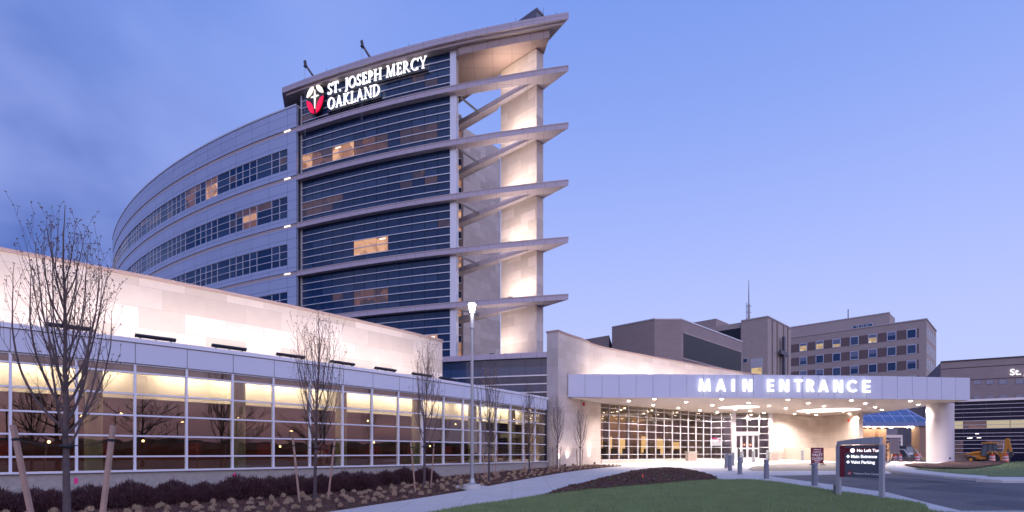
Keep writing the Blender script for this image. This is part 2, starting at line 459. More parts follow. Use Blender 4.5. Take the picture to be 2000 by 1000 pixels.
def lines_between(a, b, st):
    return [k*st for k in range(math.floor(a/st)+1, math.ceil(b/st))]
def drape(name, poly, lift, m, kind='structure', bumpf=None, step=None, thick=0):
    bm = bmesh.new(); vs = [bm.verts.new((x, y, 0)) for x, y in poly]; bm.faces.new(vs)
    ys = [p[1] for p in poly]; xs = [p[0] for p in poly]
    st = step or 1.0
    for y in lines_between(min(ys), max(ys), st):
        bmesh.ops.bisect_plane(bm, geom=bm.verts[:]+bm.edges[:]+bm.faces[:], plane_co=(0, y, 0), plane_no=(0, 1, 0))
    for x in lines_between(max(min(xs), -60 if not step else -1e9), min(max(xs), 90), step or 2.0):
        bmesh.ops.bisect_plane(bm, geom=bm.verts[:]+bm.edges[:]+bm.faces[:], plane_co=(x, 0, 0), plane_no=(1, 0, 0))
    bmesh.ops.triangulate(bm, faces=bm.faces[:])
    for v in bm.verts: v.co.z = zg(v.co.x, v.co.y) + lift + (bumpf(v.co.x, v.co.y) if bumpf else 0)
    bmesh.ops.recalc_face_normals(bm, faces=bm.faces[:])
    if sum(f.normal.z for f in bm.faces) < 0: bmesh.ops.reverse_faces(bm, faces=bm.faces[:])
    lay = bm.loops.layers.uv.new('UVMap')
    for f in bm.faces:
        for l in f.loops: l[lay].uv = (l.vert.co.x, l.vert.co.y)
    me = bpy.data.meshes.new(name); bm.to_mesh(me); bm.free(); me.materials.append(m)
    if bumpf: me.polygons.foreach_set('use_smooth', [True]*len(me.polygons))
    o = bpy.data.objects.new(name, me); COL.objects.link(o); o['kind'] = kind
    return o
def sm(pts, n=6):
    P = [Vector(p) for p in pts]; P = [2*P[0]-P[1]] + P + [2*P[-1]-P[-2]]; out = []
    for i in range(1, len(P)-2):
        for k in range(n):
            t = k/n; a, b, c, d = P[i-1], P[i], P[i+1], P[i+2]
            q = .5*((2*b) + (c-a)*t + (2*a-5*b+4*c-d)*t*t + (3*b-a-3*c+d)*t**3); out.append((q.x, q.y))
    out.append(tuple(P[-2]))
    return out

# the three plan curves everything hangs on
WING = arc_curve((-14.32, 14.737), R(42.466), .011138, -14, 30, 1)
TOW = arc_curve((4.34, 41.0), R(11.3), R(.52), -8, 78, -1, mirror=True)
ENT = smooth_curve([(3.03,35.05),(3.8,36.2),(5.0,37.75),(6.75,40.4),(11.9,44.8),(17.8,49.5),(23.1,53.3),(27.5,56.4)], 1)

# ================================================================ GROUND
def build_ground():
    xs = [-2500, -900, -300, -100] + list(range(-60, 141, 2)) + [300, 900, 2500]
    ys = [-2500, -900, -300, -100] + list(range(-30, 171, 1)) + [300, 900, 2500]
    vs = [(x, y, zg(x, y)) for y in ys for x in xs]; n = len(xs)
    fs = [(j*n+i, j*n+i+1, (j+1)*n+i+1, (j+1)*n+i) for j in range(len(ys)-1) for i in range(n-1)]
    me = bpy.data.meshes.new('ground'); me.from_pydata(vs, [], fs); me.materials.append(DIRT)
    o = bpy.data.objects.new('ground', me); COL.objects.link(o); o['kind'] = 'structure'
build_ground()
path_l = sm([(-10.5,-1), (-7.4,6), G(655,1000), G(880,965), G(1000,942), G(1130,920), G(1216,911)])
path_r = sm([(-7.6,-2), (-4.9,5.5), G(860,1000), G(1000,978), G(1100,960), G(1200,930)])
# mulch bed between the glazed wing and the path
def wing_edge(off=.0): return [WING.at(t, off) for t in [k*1.0 for k in range(-13, 26)]]
bed_poly = [(-25, 4)] + wing_edge(-.05) + [(3.2, 35.3)] + [ENT.at(t, -.1) for t in (1, 2, 3, 4, 5, 6.3)] + path_l[::-1]
drape('mulch_bed', bed_poly, .015, MULCH, kind='structure', bumpf=lambda x, y: .035*noise.noise(Vector((x*1.7, y*1.7, 0))), step=None)
# concrete path, plaza and the strip beside the road
lawn_edge = sm([G(1200,930), G(1262,917.5), G(1312,915), G(1360,922), G(1402,937), G(1460,938), G(1520,943.5), G(1640,962), G(1735,975), G(1800,986), G(1880,1006), (17.5,13.3), (24,8), (34,-2)])
road_edge = [(36,-2), (26,8.5), (19.2,13.8)] + [G(1878,1000), G(1735,963.5), G(1640,950), G(1560,939), G(1500,930.5), G(1478,924), G(1461,918), G(1470,912), G(1505,907.5), G(1560,904.8), G(1640,903.5), G(1740,903)]
plaza = path_r[:-1] + lawn_edge + sm(road_edge[:4])[:0] + road_edge + [G(1745,900.5)] + [(33.5,49.5),(30,57),(24,60),(15,57),(4,44)] + [ENT.at(5.5,-.1)] + path_l[::-1]
drape('concrete_plaza', plaza, .030, CONCRETE)
# lawn in the foreground
lawn = path_r[:-1] + [G(1200,930), G(1200,944), G(1300,948)] + [G(1402,938)] + lawn_edge[lawn_edge.index(min(lawn_edge, key=lambda p: abs(p[0]-G(1402,937)[0])+abs(p[1]-G(1402,937)[1])))+1:]
lawn_pts = path_r + lawn_edge[1:]
drape('lawn', lawn_pts, .045, GRASSM)
# mounded mulch bed at the bend of the path
mound_out = sm([G(1062,969), G(1105,954), G(1150,943), G(1200,930.5), G(1235,922.5), G(1262,918.3), G(1312,916), G(1355,922), G(1402,937), G(1350,941), G(1290,947), G(1210,953), G(1130,961), G(1062,969)], 4)[:-1]
mcx = sum(p[0] for p in mound_out)/len(mound_out); mcy = sum(p[1] for p in mound_out)/len(mound_out)
def mound_z(x, y):
    # height grows with distance from the edge
    d = min(math.hypot(x-a, y-b) for a, b in mound_out)
    return .16*min(d/1.6, 1)**.8 + .02*noise.noise(Vector((x*2, y*2, 3)))
drape('mulch_mound', mound_out, .055, MULCH, bumpf=mound_z, step=.5)
# asphalt road
asph = road_edge + [G(1745,900.5), G(1755,903), (45,52), (70,56), (100,54), (100,-2)]
drape('road', asph, .022, ASPHALT)
# concrete gutter strip across the drop-off
gut = sm([G(1466,920.5), G(1520,920.8), G(1600,921), G(1735,921)]) + sm([G(1735,921), G(1745,927), G(1640,928), G(1530,929.5), G(1497,929.8)])[::1]
drape('gutter_strip', [G(1470,921), G(1735,920.5), G(1742,926.5), G(1640,928), G(1560,930), G(1502,930.5), G(1478,925)], .036, CONCRETE_P)
# island with the canopy column
isl_front = sm([G(1748,905), G(1740,911), G(1738,917), G(1755,924), G(1800,930), G(1860,936), G(1925,940.5), G(2000,943.5), (40,24), (60,21)])
isl = isl_front + [(60, 36), (46, 44), G(1990,909), G(1925,906.5), G(1850,905), G(1790,903)]
drape('island_concrete', isl, .14, CONCRETE_P)
drape('island_lawn', sm([G(1785,921.5), G(1830,914), G(1960,908), (44,43), (58,35)], 3) + sm([(59,22.2), (40,25.2), G(2000,937.5), G(1925,934.5), G(1860,930), G(1785,921.5)], 3)[:-1], .152, GRASSM)
drape('island_mulch_bed', sm([G(1762,912.5), G(1800,910), G(1850,907.5), G(1905,904), G(1950,905), G(1962,909.5), G(1925,917), G(1900,920.5), G(1850,921.2), G(1800,919.5), G(1775,916), G(1762,912.5)], 3)[:-1], .162, MULCH, step=1.0,
      bumpf=lambda x, y: .05 + .03*noise.noise(Vector((x, y, 0))))
def kerb(name, pts, w=.30, h=.15, label=None):
    c = Curve(pts, 1); mb = MB(); n = int(c.s[-1]/.6); ring = []
    vs = []; fs = []
    for i in range(n+1):
        t = c.s[-1]*i/n
        for o, hh in ((-w/2, -.1), (-w/2, h), (w/2-.06, h), (w/2, h-.05), (w/2+.02, -.1)):
            x, y = c.at(t, o); vs.append((x, y, zg(x, y)+hh))
    for i in range(n):
        for k in range(5):
            k2 = (k+1) % 5; fs.append((i*5+k, i*5+k2, i*5+5+k2, i*5+5+k))
    fs += [tuple(range(5)), tuple(range(n*5, n*5+5))[::-1]]
    mb.add(vs, fs); o = mb.build(name, CONCRETE_P); o['kind'] = 'structure'
    return o
kerb('island_kerb', isl_front, .45, .17)
# tyre-worn asphalt patches
for i, pp in enumerate([[(1760,955),(1850,948),(2010,962),(2010,972),(1900,965)], [(1640,932),(1740,936),(1850,944),(1740,942)], [(1880,985),(1950,978),(2030,986),(2030,997)], [(1770,934),(1840,940),(1930,949),(1850,947)], [(1560,914),(1640,912),(1730,914),(1640,916)]]):
    drape('asphalt_patch', sm([G(*p) for p in pp]+[G(*pp[0])], 4)[:-1], .0265, mat('asphalt_dark', (.035, .034, .042), .7, noise_=(.6, .8, (.06, .055, .065)), bump=(60, .35)))

def scatter_tris(name, spots, m, hmin, hmax, wid, kind='stuff', lean=.35, per=1):
    import array
    vs = []; fs = []
    rnd = random.Random(5)
    for (x, y, z) in spots:
        for _ in range(per):
            a = rnd.uniform(0, 6.283); h = rnd.uniform(hmin, hmax); w = wid*rnd.uniform(.7, 1.3)
            dx, dy = math.cos(a)*w, math.sin(a)*w; lx, ly = rnd.uniform(-lean, lean)*h, rnd.uniform(-lean, lean)*h
            b = len(vs); vs += [(x-dx, y-dy, z), (x+dx, y+dy, z), (x+lx, y+ly, z+h)]; fs.append((b, b+1, b+2))
    me = bpy.data.meshes.new(name); me.from_pydata(vs, [], fs); me.materials.append(m)
    o = bpy.data.objects.new(name, me); COL.objects.link(o); o['kind'] = kind
    return o
def inside(x, y, poly):
    c = False; j = len(poly)-1
    for i in range(len(poly)):
        (xi, yi), (xj, yj) = poly[i], poly[j]
        if (yi > y) != (yj > y) and x < (xj-xi)*(y-yi)/(yj-yi)+xi: c = not c
        j = i
    return c
spots = []
rg = random.Random(11)
while len(spots) < 105000:
    y = 9 + 22*rg.random()**1.5; x = rg.uniform(-4, 20)
    if abs(x/y) > 1.05: continue
    if inside(x, y, lawn_pts) and not inside(x, y, mound_out): spots.append((x, y, zg(x, y)+.045))
tag(scatter_tris('grass', spots, BLADE, .035, .085, .006), 'short green grass of the lawn in the foreground', 'grass', kind='stuff')
spots = []
isl_l = sm([G(1785,921.5), G(1830,914), G(1960,908), (44,43), (58,35)], 3) + sm([(59,22.2), (40,25.2), G(2000,937.5), G(1925,934.5), G(1860,930), G(1785,921.5)], 3)[:-1]
while len(spots) < 9000:
    y = rg.uniform(24, 45); x = rg.uniform(22, 50)
    if inside(x, y, isl_l): spots.append((x, y, zg(x, y)+.15))
tag(scatter_tris('island_grass', spots, BLADE, .05, .09, .012), 'short grass on the island beside the canopy column', 'grass', kind='stuff')
spots = []
while len(spots) < 230:
    x = rg.uniform(1, 14); y = rg.uniform(17, 33)
    if inside(x, y, mound_out): spots.append((x, y, zg(x, y)+.05+mound_z(x, y)))
tag(scatter_tris('ground_cover', spots, LEAFM, .03, .08, .03, per=6, lean=1.2), 'tiny green ground cover sprigs in the mulch mound', 'ground cover', kind='stuff')
# loose bark chips
spots = []
while len(spots) < 14000:
    y = 8 + 28*rg.random()**1.3; x = rg.uniform(-16, 8)
    if abs(x/y) < 1.1 and inside(x, y, bed_poly): spots.append((x, y, zg(x, y)+.012))
while len(spots) < 21000:
    x = rg.uniform(1, 14); y = rg.uniform(17, 33)
    if inside(x, y, mound_out): spots.append((x, y, zg(x, y)+.05+mound_z(x, y)))
tag(scatter_tris('bark_chips', spots, mat('bark_chip', (.13, .052, .040), .9), .01, .05, .03, lean=2.2), 'loose dark bark chips over the planting bed', 'bark chips', kind='stuff')

# ================================================================ GLAZED WING
WZ = lambda px_h: CZ + px_h*14.737/F     # picture height above the horizon at the wing's near end -> world z
def build_wing():
    W = 1.4385; S0 = .3175; i_lo, i_hi = -8, 18
    t = thing('glazed_wing', 'low curved wing with white window grid, white fascia and bright limestone wall behind', 'building', (*WING.at(8), zg(*WING.at(8))))
    z = {'bot': CZ-.58, 'r5': CZ-.12, 'r4': CZ+.53, 'r3': CZ+1.18, 'r2': CZ+1.86, 'r1': CZ+2.54, 'top': CZ+2.80, 'fas': CZ+3.62}
    rails = [z['bot'], z['r5'], z['r4'], z['r3'], z['r2'], z['r1'], z['top']]
    sA, sB = S0 + W*i_lo, S0 + W*18 + .15
    mb = MB(); mb.sweep(WING, sA, sB, [(.06, CZ-2.2), (.06, z['bot']-.03), (-.3, z['bot']-.03), (-.3, CZ-2.2)]); mb.build('stone_base', STONEBASE, t)
    mb = MB(); mb.sweep(WING, sA, sB, [(.14, z['bot']-.03), (.14, z['bot']+.03), (-.2, z['bot']+.03), (-.2, z['bot']-.03)]); mb.build('sill', ALU, t)
    # fascia of separate panels over a dark backing
    fb = MB(); fb.sweep(WING, sA, sB, [(.10, z['top']+.02), (.10, z['fas']-.14), (-.5, z['fas']-.14), (-.5, z['top']+.02)])
    fo = fb.build('fascia', GREYMETAL, t)
    for i in range(i_lo, 18, 1):
        a, b = S0+W*i+.012, S0+W*(i+1)-.012
        p = MB(); p.sweep(WING, a, b, [(.12, z['top']+.03), (.12, z['fas']-.16), (.098, z['fas']-.16), (.098, z['top']+.03)], step=1.5)
        p.build('fascia_panel', WHITE, fo)
    mb = MB(); mb.sweep(WING, sA, sB, [(.16, z['fas']-.135), (.16, z['fas']), (-.5, z['fas']), (-.5, z['fas']-.135)]); mb.build('parapet_cap', ALU, t)
    mb = MB(); mb.sweep(WING, sA, sB, [(-.5, z['fas']-.22), (-.5, z['fas']-.1), (-2.6, z['fas']-.1), (-2.6, z['fas']-.22)]); mb.build('roof_deck', GREYMETAL, t)
    # one window per bay, its white frame as a sub-part
    for i in range(i_lo, 18):
        a, b = S0+W*i, S0+W*(i+1)
        p = MB(); p.sweep(WING, a+.03, b-.03, [(0, z['bot']+.02), (0, z['top']-.01), (-.02, z['top']-.01), (-.02, z['bot']+.02)], step=2)
        w = p.build('window', GLASS, t)
        f = MB()
        xa = WING.frame(a)
        c = Vector((*WING.at(a, .015), (z['bot']+z['top'])/2)); f.obox(c, xa[0]*.034, xa[1]*.065, Vector((0, 0, (z['top']-z['bot'])/2)))
        for zz in rails[1:]:
            f.sweep(WING, a+.034, b-.034, [(.06, zz-.026), (.06, zz+.026), (-.05, zz+.026), (-.05, zz-.026)], step=2)
        f.build('frame', ALU, w)
    # opaque head panel behind the top row
    mb = MB(); mb.sweep(WING, sA, sB, [(-.10, z['r1']), (-.10, z['top']), (-.16, z['top']), (-.16, z['r1'])]); mb.build('spandrel', mat('head_panel', (.055, .06, .11), .3), t)
    # interior: floor, ceiling, lit bulkhead, back wall, counter, round columns
    mb = MB(); mb.sweep(WING, sA, sB, [(-.3, z['bot']-.1), (-.3, z['bot']), (-6.0, z['bot']), (-6.0, z['bot']-.1)]); mb.build('interior_floor', CARPET, t)
    mb = MB(); mb.sweep(WING, sA, sB, [(-.25, z['top']+.05), (-.25, z['top']+.15), (-6.0, z['top']+.15), (-6.0, z['top']+.05)]); mb.build('ceiling', CREAM, t)
    mb = MB(); mb.sweep(WING, sA, sB, [(-6.0, z['bot']), (-6.0, z['top']+.1), (-6.2, z['top']+.1), (-6.2, z['bot'])]); mb.build('interior_wall', OLIVE, t)
    mb = MB(); mb.sweep(WING, sA, sB, [(-1.7, z['r2']+.0), (-1.7, z['top']+.05), (-1.85, z['top']+.05), (-1.85, z['r2']+.0)]); mb.build('bulkhead', CREAM, t)
    for i in range(-4, 14):
        a = S0 + W*1.3*i; 
        if a + 1.7 > sB or a < sA: continue
        mb = MB(); mb.sweep(WING, a, a+(1.62 if i % 4 != 1 else 1.0), [(-1.25, z['top']-.05), (-1.25, z['top']+.02), (-1.38, z['top']+.02), (-1.38, z['top']-.05)], step=1)
        mb.build('cove_lamp', COVE, t)
    mb = MB(); mb.sweep(WING, sA, sB, [(-5.2, z['bot']), (-5.2, z['bot']+1.0), (-5.6, z['bot']+1.0), (-5.6, z['bot'])]); mb.build('counter', WOOD, t)
    mb = MB(); mb.sweep(WING, sA, sB, [(-1.2, z['bot']), (-1.2, z['bot']+.46), (-1.35, z['bot']+.46), (-1.35, z['bot'])]); mb.build('low_partition', WOOD, t)
    for i in (-3, 1.35, 4.4, 7.4, 10.4, 13.4, 16.2):
        x, y = WING.at(S0+W*i, -1.0); mb = MB(); mb.lathe((x, y, z['bot']), [(.24, 0), (.24, 3.4)], 20); mb.build('interior_column', mat('column_paint', (.20, .19, .13), .7), t, smooth=True)
    rd = random.Random(12)
    for i in range(10):
        s_ = sA + 10.5 + i*2.7 + rd.uniform(-1.1, 1.1); x, y = WING.at(s_, -rd.uniform(2.2, 4.8)); zc = z['bot'] + (rd.uniform(.75, 1.1) if i % 3 else rd.uniform(2.1, 2.4))
        mb = MB(); mb.lathe((x, y, zc), [(.02, 0), (.045, .02), (.045, .06), (.02, .09)], 8); mb.build('small_lamp', mat('desk_glow', (1, 1, 1), .5, emis=(1, .72, .35), es=6), t)
    for i in range(9):
        s_ = sA + 11 + i*2.9; x, y = WING.at(s_, -3.4); mb = MB(); mb.box(x-.3, x+.3, y-.25, y+.25, z['bot']+.38, z['bot']+.48); mb.box(x-.3, x+.3, y+.2, y+.28, z['bot']+.48, z['bot']+.98); mb.box(x-.04, x+.04, y-.04, y+.04, z['bot'], z['bot']+.38)
        mb.build('seat', mat('seat_red', (.35, .06, .045), .6), t)
    # limestone wall standing behind the roof
    zt = CZ+6.42; e = WING.s_at_px(864, 10, 26, -2.55)
    mb = MB(); mb.sweep(WING, sA-2, e, [(-2.55, CZ-1.5), (-2.55, zt-.12), (-3.1, zt-.12), (-3.1, CZ-1.5)], step=.6)
    mb2 = MB(); mb2.sweep(WING, sA-2, e, [(-2.55, z['top']+.3), (-2.55, zt-.12), (-3.1, zt-.12), (-3.1, z['top']+.3)], step=.6)
    wl = mb2.build('limestone_wall', STONE, t)
    mb = MB(); mb.sweep(WING, sA-2, e+.03, [(-2.50, zt-.12), (-2.50, zt), (-3.15, zt), (-3.15, zt-.12)], step=.6); mb.build('coping', COPING, wl)
    # end wall of the interior at the far (open) end and near end
    for s_ in (sA, sB-.1):
        mb = MB(); mb.sweep(WING, s_, s_+.1, [(-.2, z['bot']), (-.2, z['top']+.1), (-6.1, z['top']+.1), (-6.1, z['bot'])]); mb.build('interior_end_wall', OLIVE, t)
    return z
wz = build_wing()

# linear uplights on the wing roof, each with its own lamp
UP = [(88,180),(265,345),(415,483),(542,598),(648,695),(735,776),(808,846),(860,898)]
for i, (pa, pb) in enumerate([(-140,-20)] + UP):
    a = WING.s_at_px(pa, -13, 25, -.35); b = WING.s_at_px(pb, -13, 25, -.35); L_ = min(b-a, 1.35); m_ = (a+b)/2
    x, y = WING.at(m_, -.45); zz = wz['fas']-.1
    names = ['beyond the left edge above the first windows', 'behind the crown of the large near tree', 'second from the left above the white fascia', 'third from the left above the white fascia',
             'just left of the second tree', 'just right of the second tree', 'between the second and third trees', 'behind the crown of the third tree', 'farthest right past the end of the limestone wall']
    t = thing('linear_uplight', 'long dark roof uplight, ' + names[i], 'light fixture', (x, y, zz), 'linear uplights along the wing roof')
    d, n = WING.frame(m_); c = Vector((x, y, zz+.30))
    mb = MB(); tilt = (Vector((0, 0, 1))*.9 - n*.45).normalized(); side = d.cross(tilt)
    mb.obox(c, d*(L_/2), side*.065, tilt*.032); mb.build('housing', DARKMETAL, t)
    mb = MB(); mb.obox(c + Vector((0,0,-.15)), d*(L_/2-.05), n*.03, Vector((0,0,.018))); mb.build('base_rail', DARKMETAL, t)
    for q in (-.38, 0, .38):
        mb = MB(); mb.obox(c + d*(q*L_) - Vector((0, 0, .17)), d*.02, n*.03, Vector((0, 0, .14))); mb.build('bracket', DARKMETAL, t)
    la = bpy.data.lights.new('uplight_lamp', 'AREA'); la.shape = 'RECTANGLE'; la.size = 2.6; la.size_y = .25; la.energy = 52 if i < 8 else 30; la.color = (1, .87, .79)
    lo = bpy.data.objects.new('uplight_lamp', la); COL.objects.link(lo)
    aim = (-n*.80 + Vector((0, 0, .75))).normalized()
    zx = -aim; xx = d; yy = zx.cross(xx).normalized()
    M = Matrix((xx, yy, zx)).transposed().to_4x4(); M.translation = c + Vector((0,0,.10)) - n*.12; lo.matrix_world = M
    la.spread = R(170)

# ================================================================ TOWER
FL = 4.4; BANDS = [29.8, 25.4, 21.0, 16.6, 12.2]      # tops of the fins above eye level
s_col0 = TOW.s_at_px(892, 5, 14, -.5); s_col1 = TOW.s_at_px(880, 5, 14, -.5); s_end = TOW.s_at_px(591, 18, 32, -.5)
N_ = Vector((1.96, 42.5)); L_ = Vector((-.95, 45.1)); dB = (L_-N_).normalized(); nB = Vector((-dB.y, dB.x)); nB = nB if nB.dot(-N_) > 0 else -nB
RR = N_ - nB*.86
def window_rows(cv, a, b, rows, off, name_mats, parent, barh=.055, bar_off=.05, mull=.02, name='window', step=9):
    """rows: list of (z0,z1,material index)"""
    p = MB()
    for z0, z1, mi in rows: p.sweep(cv, a+mull/2, b-mull/2, [(off, z0), (off, z1), (off-.03, z1), (off-.03, z0)], step=step, mi=mi)
    w = p.build(name, name_mats, parent)
    f = MB()
    for k, (z0, z1, mi) in enumerate(rows):
        if k: f.sweep(cv, a, b, [(off+bar_off, z0-barh), (off+bar_off, z0+.01), (off-.05, z0+.01), (off-.05, z0-barh)], step=step)
    f.build('frame', ALUBLUE, w)
    return w
def build_tower():
    t = thing('hospital_tower', 'tall dark glass tower face with projecting pinkish fins and a limestone pylon', 'building', (*TOW.at(15), zg(*TOW.at(15))))
    # dark core behind the curtain wall
    core = [TOW.at(s, -.75) for s in [s_col0+.2 + k*(s_end-s_col0+.2)/12 for k in range(13)]] + [(-24, 66), (-6.0, 66), (-6.0, 52)]
    mb = MB(); mb.prism(core, CZ-.8, CZ+33.0); mb.build('core_wall', SIGNBACK, t)
    nb = 13; zt = [32.96] + BANDS + [7.83]
    rd = random.Random(3)
    px2s = {}
    def litmap(k, x, r, nr):
        # storey k from the top, pixel x of the bay, row r from the top
        if k == 1 and r in (3, 4) and 590 < x < 748: return 1 if x < 612 or 650 < x < 690 else 2
        if k == 1 and r in (3, 4) and 770 < x < 865: return 3
        if k == 2 and r in (3, 4) and x < 640: return 3
        if k == 3 and r in (3, 4) and 683 < x < 748: return 1
        if k == 4 and r in (3, 4) and 683 < x < 748: return 2
        if k == 5 and r in (3, 4) and 820 < x < 865: return 1
        if r in (2, 3) and rd.random() < .12: return 3
        if r == 2 or r == 5: return 4 if rd.random() < .75 else 0
        return 0
    for k in range(6):
        ztop = CZ + (zt[0] if k == 0 else zt[k]-.42); zbot = CZ + zt[k+1]; nr = 5 if k == 0 else 6
        if k == 0: zbot = CZ + zt[1]
        h = (ztop-zbot)/nr
        for j in range(nb):
            a = s_col1 + (s_end-s_col1)*j/nb; b = s_col1 + (s_end-s_col1)*(j+1)/nb
            x, y = TOW.at((a+b)/2, -.5); px = 1000+F*x/y
            if k == 5 and px < 640: continue
            rows = []
            for r in range(nr): rows.append((ztop-h*(r+1), ztop-h*r, litmap(k, px, r, nr)))
            p = MB()
            for z0, z1, mi in rows: p.sweep(TOW, a+.02, b-.02, [(-.5, z0), (-.5, z1), (-.53, z1), (-.53, z0)], step=9, mi=mi)
            w = p.build('window', [CURTAIN, LIT, DIM, FAINT, CURTAIN2], t)
            if rows[3][2] == 1 and (j % 4 == 1 or k > 3):
                q = MB(); zz = ztop-h*3.35; q.sweep(TOW, (a+b)/2-.35, (a+b)/2+.25, [(-.485, zz), (-.485, zz+.09), (-.495, zz+.09), (-.495, zz)], step=2); q.build('ceiling_lamp', mat('room_lamp', (1, 1, 1), .5, emis=(1, .82, .55), es=1.5 ), w)
            f = MB()
            for r in range(1, nr):
                zz = ztop-h*r; f.sweep(TOW, a, b, [(-.42, zz-.032), (-.42, zz+.032), (-.55, zz+.032), (-.55, zz-.032)], step=9)
            f.build('frame', ALUBLUE, w)
    # white end piers
    for (a, b, nm) in ((s_col0, s_col1, 'end_pier'), (s_end, s_end+.12, 'end_trim')):
        for k in range(6):
            z1 = CZ + (zt[0] if k == 0 else zt[k]-.42); z0 = CZ+zt[k+1]
            mb = MB(); mb.sweep(TOW, a, b, [(-.38, z0+.0), (-.38, z1), (-.9, z1), (-.9, z0)], step=2); mb.build(nm, ALUBLUE, t)
    # fins: along the glass, then out past the pier as an open wedge to the pylon
    for zb in BANDS:
        z1 = CZ+zb; z0 = z1-.42
        tEnd = 9.6
        outer = [TOW.at(s, 0) for s in [k*.5 for k in range(0, int((s_end+.25)*2)+1)]] + [TOW.at(s_end+.35, 0), TOW.at(s_end+.35, -.6)]
        inner = [TOW.at(s, -.6) for s in [s_end - k*.6 for k in range(int((s_end-s_col0)/.6))]]
        inner += [TOW.at(s_col0+.1, -.62), TOW.at(s_col0-.3, -.85)]
        inner += [TOW.at(s, -.80) for s in [s_col0-.8, s_col0-1.6, s_col0-2.4, s_col0-3.2, s_col0-4.0, s_col0-5.0, 3.0]]
        j0 = N_ + nB*.85; P2 = lambda t_, o: tuple(N_ + nB*o + dB*t_)
        inner += [P2(.35, .35), P2(tEnd-1.0, .55), P2(tEnd-.3, -.25), P2(4.6, -.25), P2(4.0, .004), P2(0, .004), tuple(RR + dB*-.05), (4.36, 40.99)]
        mb = MB(); mb.prism(outer+inner[:-1], z0, z1); fo = mb.build('fin', FIN, t)
        # thin upper lip
        mb = MB(); mb.sweep(TOW, 0, s_end+.35, [(.03, z1-.05), (.03, z1+.03), (-.3, z1+.03), (-.3, z1-.05)], step=1); mb.build('fin_lip', FIN_PLAIN, fo)
        a = Vector((*TOW.at(s_col0-.1, -1.0), z0+.1)); b2 = P2(6.1, .2); mb = MB(); mb.tube([a, (b2[0], b2[1], z0+.15)], .09, 8); mb.build('strut', GREYMETAL, t)
    # podium band
    mb = MB(); mb.sweep(TOW, .9, s_end, [(0, CZ+7.41), (0, CZ+7.83), (-1.5, CZ+7.83), (-1.5, CZ+7.41)], step=1); mb.build('podium_band', FIN, t)
    for j in range(11):
        a = .9 + 1.25*j; 
        rows = [(CZ+7.41-.66*(r+1), CZ+7.41-.66*r, 0 if r % 2 else 1) for r in range(6)]
        w = window_rows(TOW, a, a+1.25, rows, -.25, [CURTAIN2, mat('podium_glass', (.018, .034, .075), .08, spec=.45)], t, barh=.08, name='podium_window')
    mb = MB(); mb.prism([TOW.at(s, -.6) for s in range(1, 20)] + [(-14, 62), (.6, 50), (1.6, 44.0), (3.0, 42.0)], CZ-.7, CZ+7.40); mb.build('podium', SIGNBACK, t)
    # roof slab, under-tier and soffit
    rf = [TOW.at(s, .25) for s in [-.05+k*.5 for k in range(54)]] + [TOW.at(26.9, .25), (-22.3, 52.5), (-24, 64), (-6.5, 64), (-5.4, 50.2), (2.75, 43.3)]
    mb = MB(); mb.prism(rf, CZ+33.22, CZ+33.72); ro = mb.build('roof', FIN, t)
    rf2 = [TOW.at(s, .05) for s in [.35+k*.5 for k in range(52)]] + [TOW.at(26.6, .05), (-22, 52.4), (-23.5, 63), (-6.6, 63), (-5.5, 50.0), (2.55, 43.1)]
    mb = MB(); mb.prism(rf2, CZ+33.0, CZ+33.215); mb.build('roof_edge', FIN_PLAIN, ro)
    sf = [TOW.at(s, -.2) for s in [1.5+k*.5 for k in range(16)]] + [TOW.at(s_col0-.02, -.35), (-5.2, 49.6)] + [(L_ - nB*.2)[:] if False else tuple(L_ - nB*.3), tuple(RR - nB*.1 + dB*.0)]
    mb = MB(); mb.prism(sf, CZ+32.35, CZ+32.99); mb.build('soffit_box', mat('soffit_panel', (.34, .255, .235), .45, joints=(1.6, 1.6, 0.0, .014, .35)), ro)
    # limestone pylon
    py = [tuple(N_), tuple(L_), tuple(L_ + (RR-N_)), tuple(RR)]
    mb = MB(); mb.prism(py, CZ+7.84, CZ+32.3); pl = mb.build('pylon', STONE, t)
    c = (N_ + L_ + (RR-N_)/1)/2
    ex = lambda p, k: tuple(Vector(p) + (Vector(p)-(N_+L_+RR-N_)/2).normalized()*k)
    mb = MB(); mb.prism(py, CZ+33.73, CZ+35.3); mb.prism([ex(p, .06) for p in py], CZ+35.3, CZ+35.5); mb.build('pylon_cap', mat('zinc', (.16, .15, .17), .5, metal=.3), pl)
    # second stone wall set back, with the lit stair glass beside it
    w1, w2 = Vector((-4.93, 54.0)), Vector((-1.28, 58.0))
    mb = MB(); mb.prism([tuple(w1), tuple(w2), (-3, 60), (-6.4, 56)], CZ-.7, CZ+33.0); mb.build('rear_stone_wall', STONE, t)
    mb = MB(); mb.prism([(-6.2, 53.6), (-4.98, 53.6), (-4.98, 54.4), (-6.2, 55)], CZ+7, CZ+33.8); mb.build('stair_pier', mat('pier_brown', (.25, .19, .18), .7), t)
    for k in range(6):
        z0 = CZ+7.83+FL*k; m_ = MB()
        for r in range(5):
            m_.box(-6.3, -5.08, 53.05, 53.1, z0+.3+.72*r, z0+.96+.72*r, mi=1 if r in (1, 2, 3) else 0)
        st = m_.build('stair_window', [CURTAIN, LIT], t)
        m_ = MB()
        for r in range(6): m_.box(-6.3, -5.06, 53.0, 53.12, z0+.22+.72*r, z0+.30+.72*r)
        m_.build('frame', ALU, st)
    # lightning rods along the roof edge
    for s_, o_ in ((1.0, -.3), (4.2, -.2), (13.5, -.2), (22, -.2)):
        x, y = TOW.at(s_, o_); mb = MB(); mb.tube([(x, y, CZ+33.7), (x, y, CZ+34.35)], .015, 5); mb.build('lightning_rod', DARKMETAL, t)
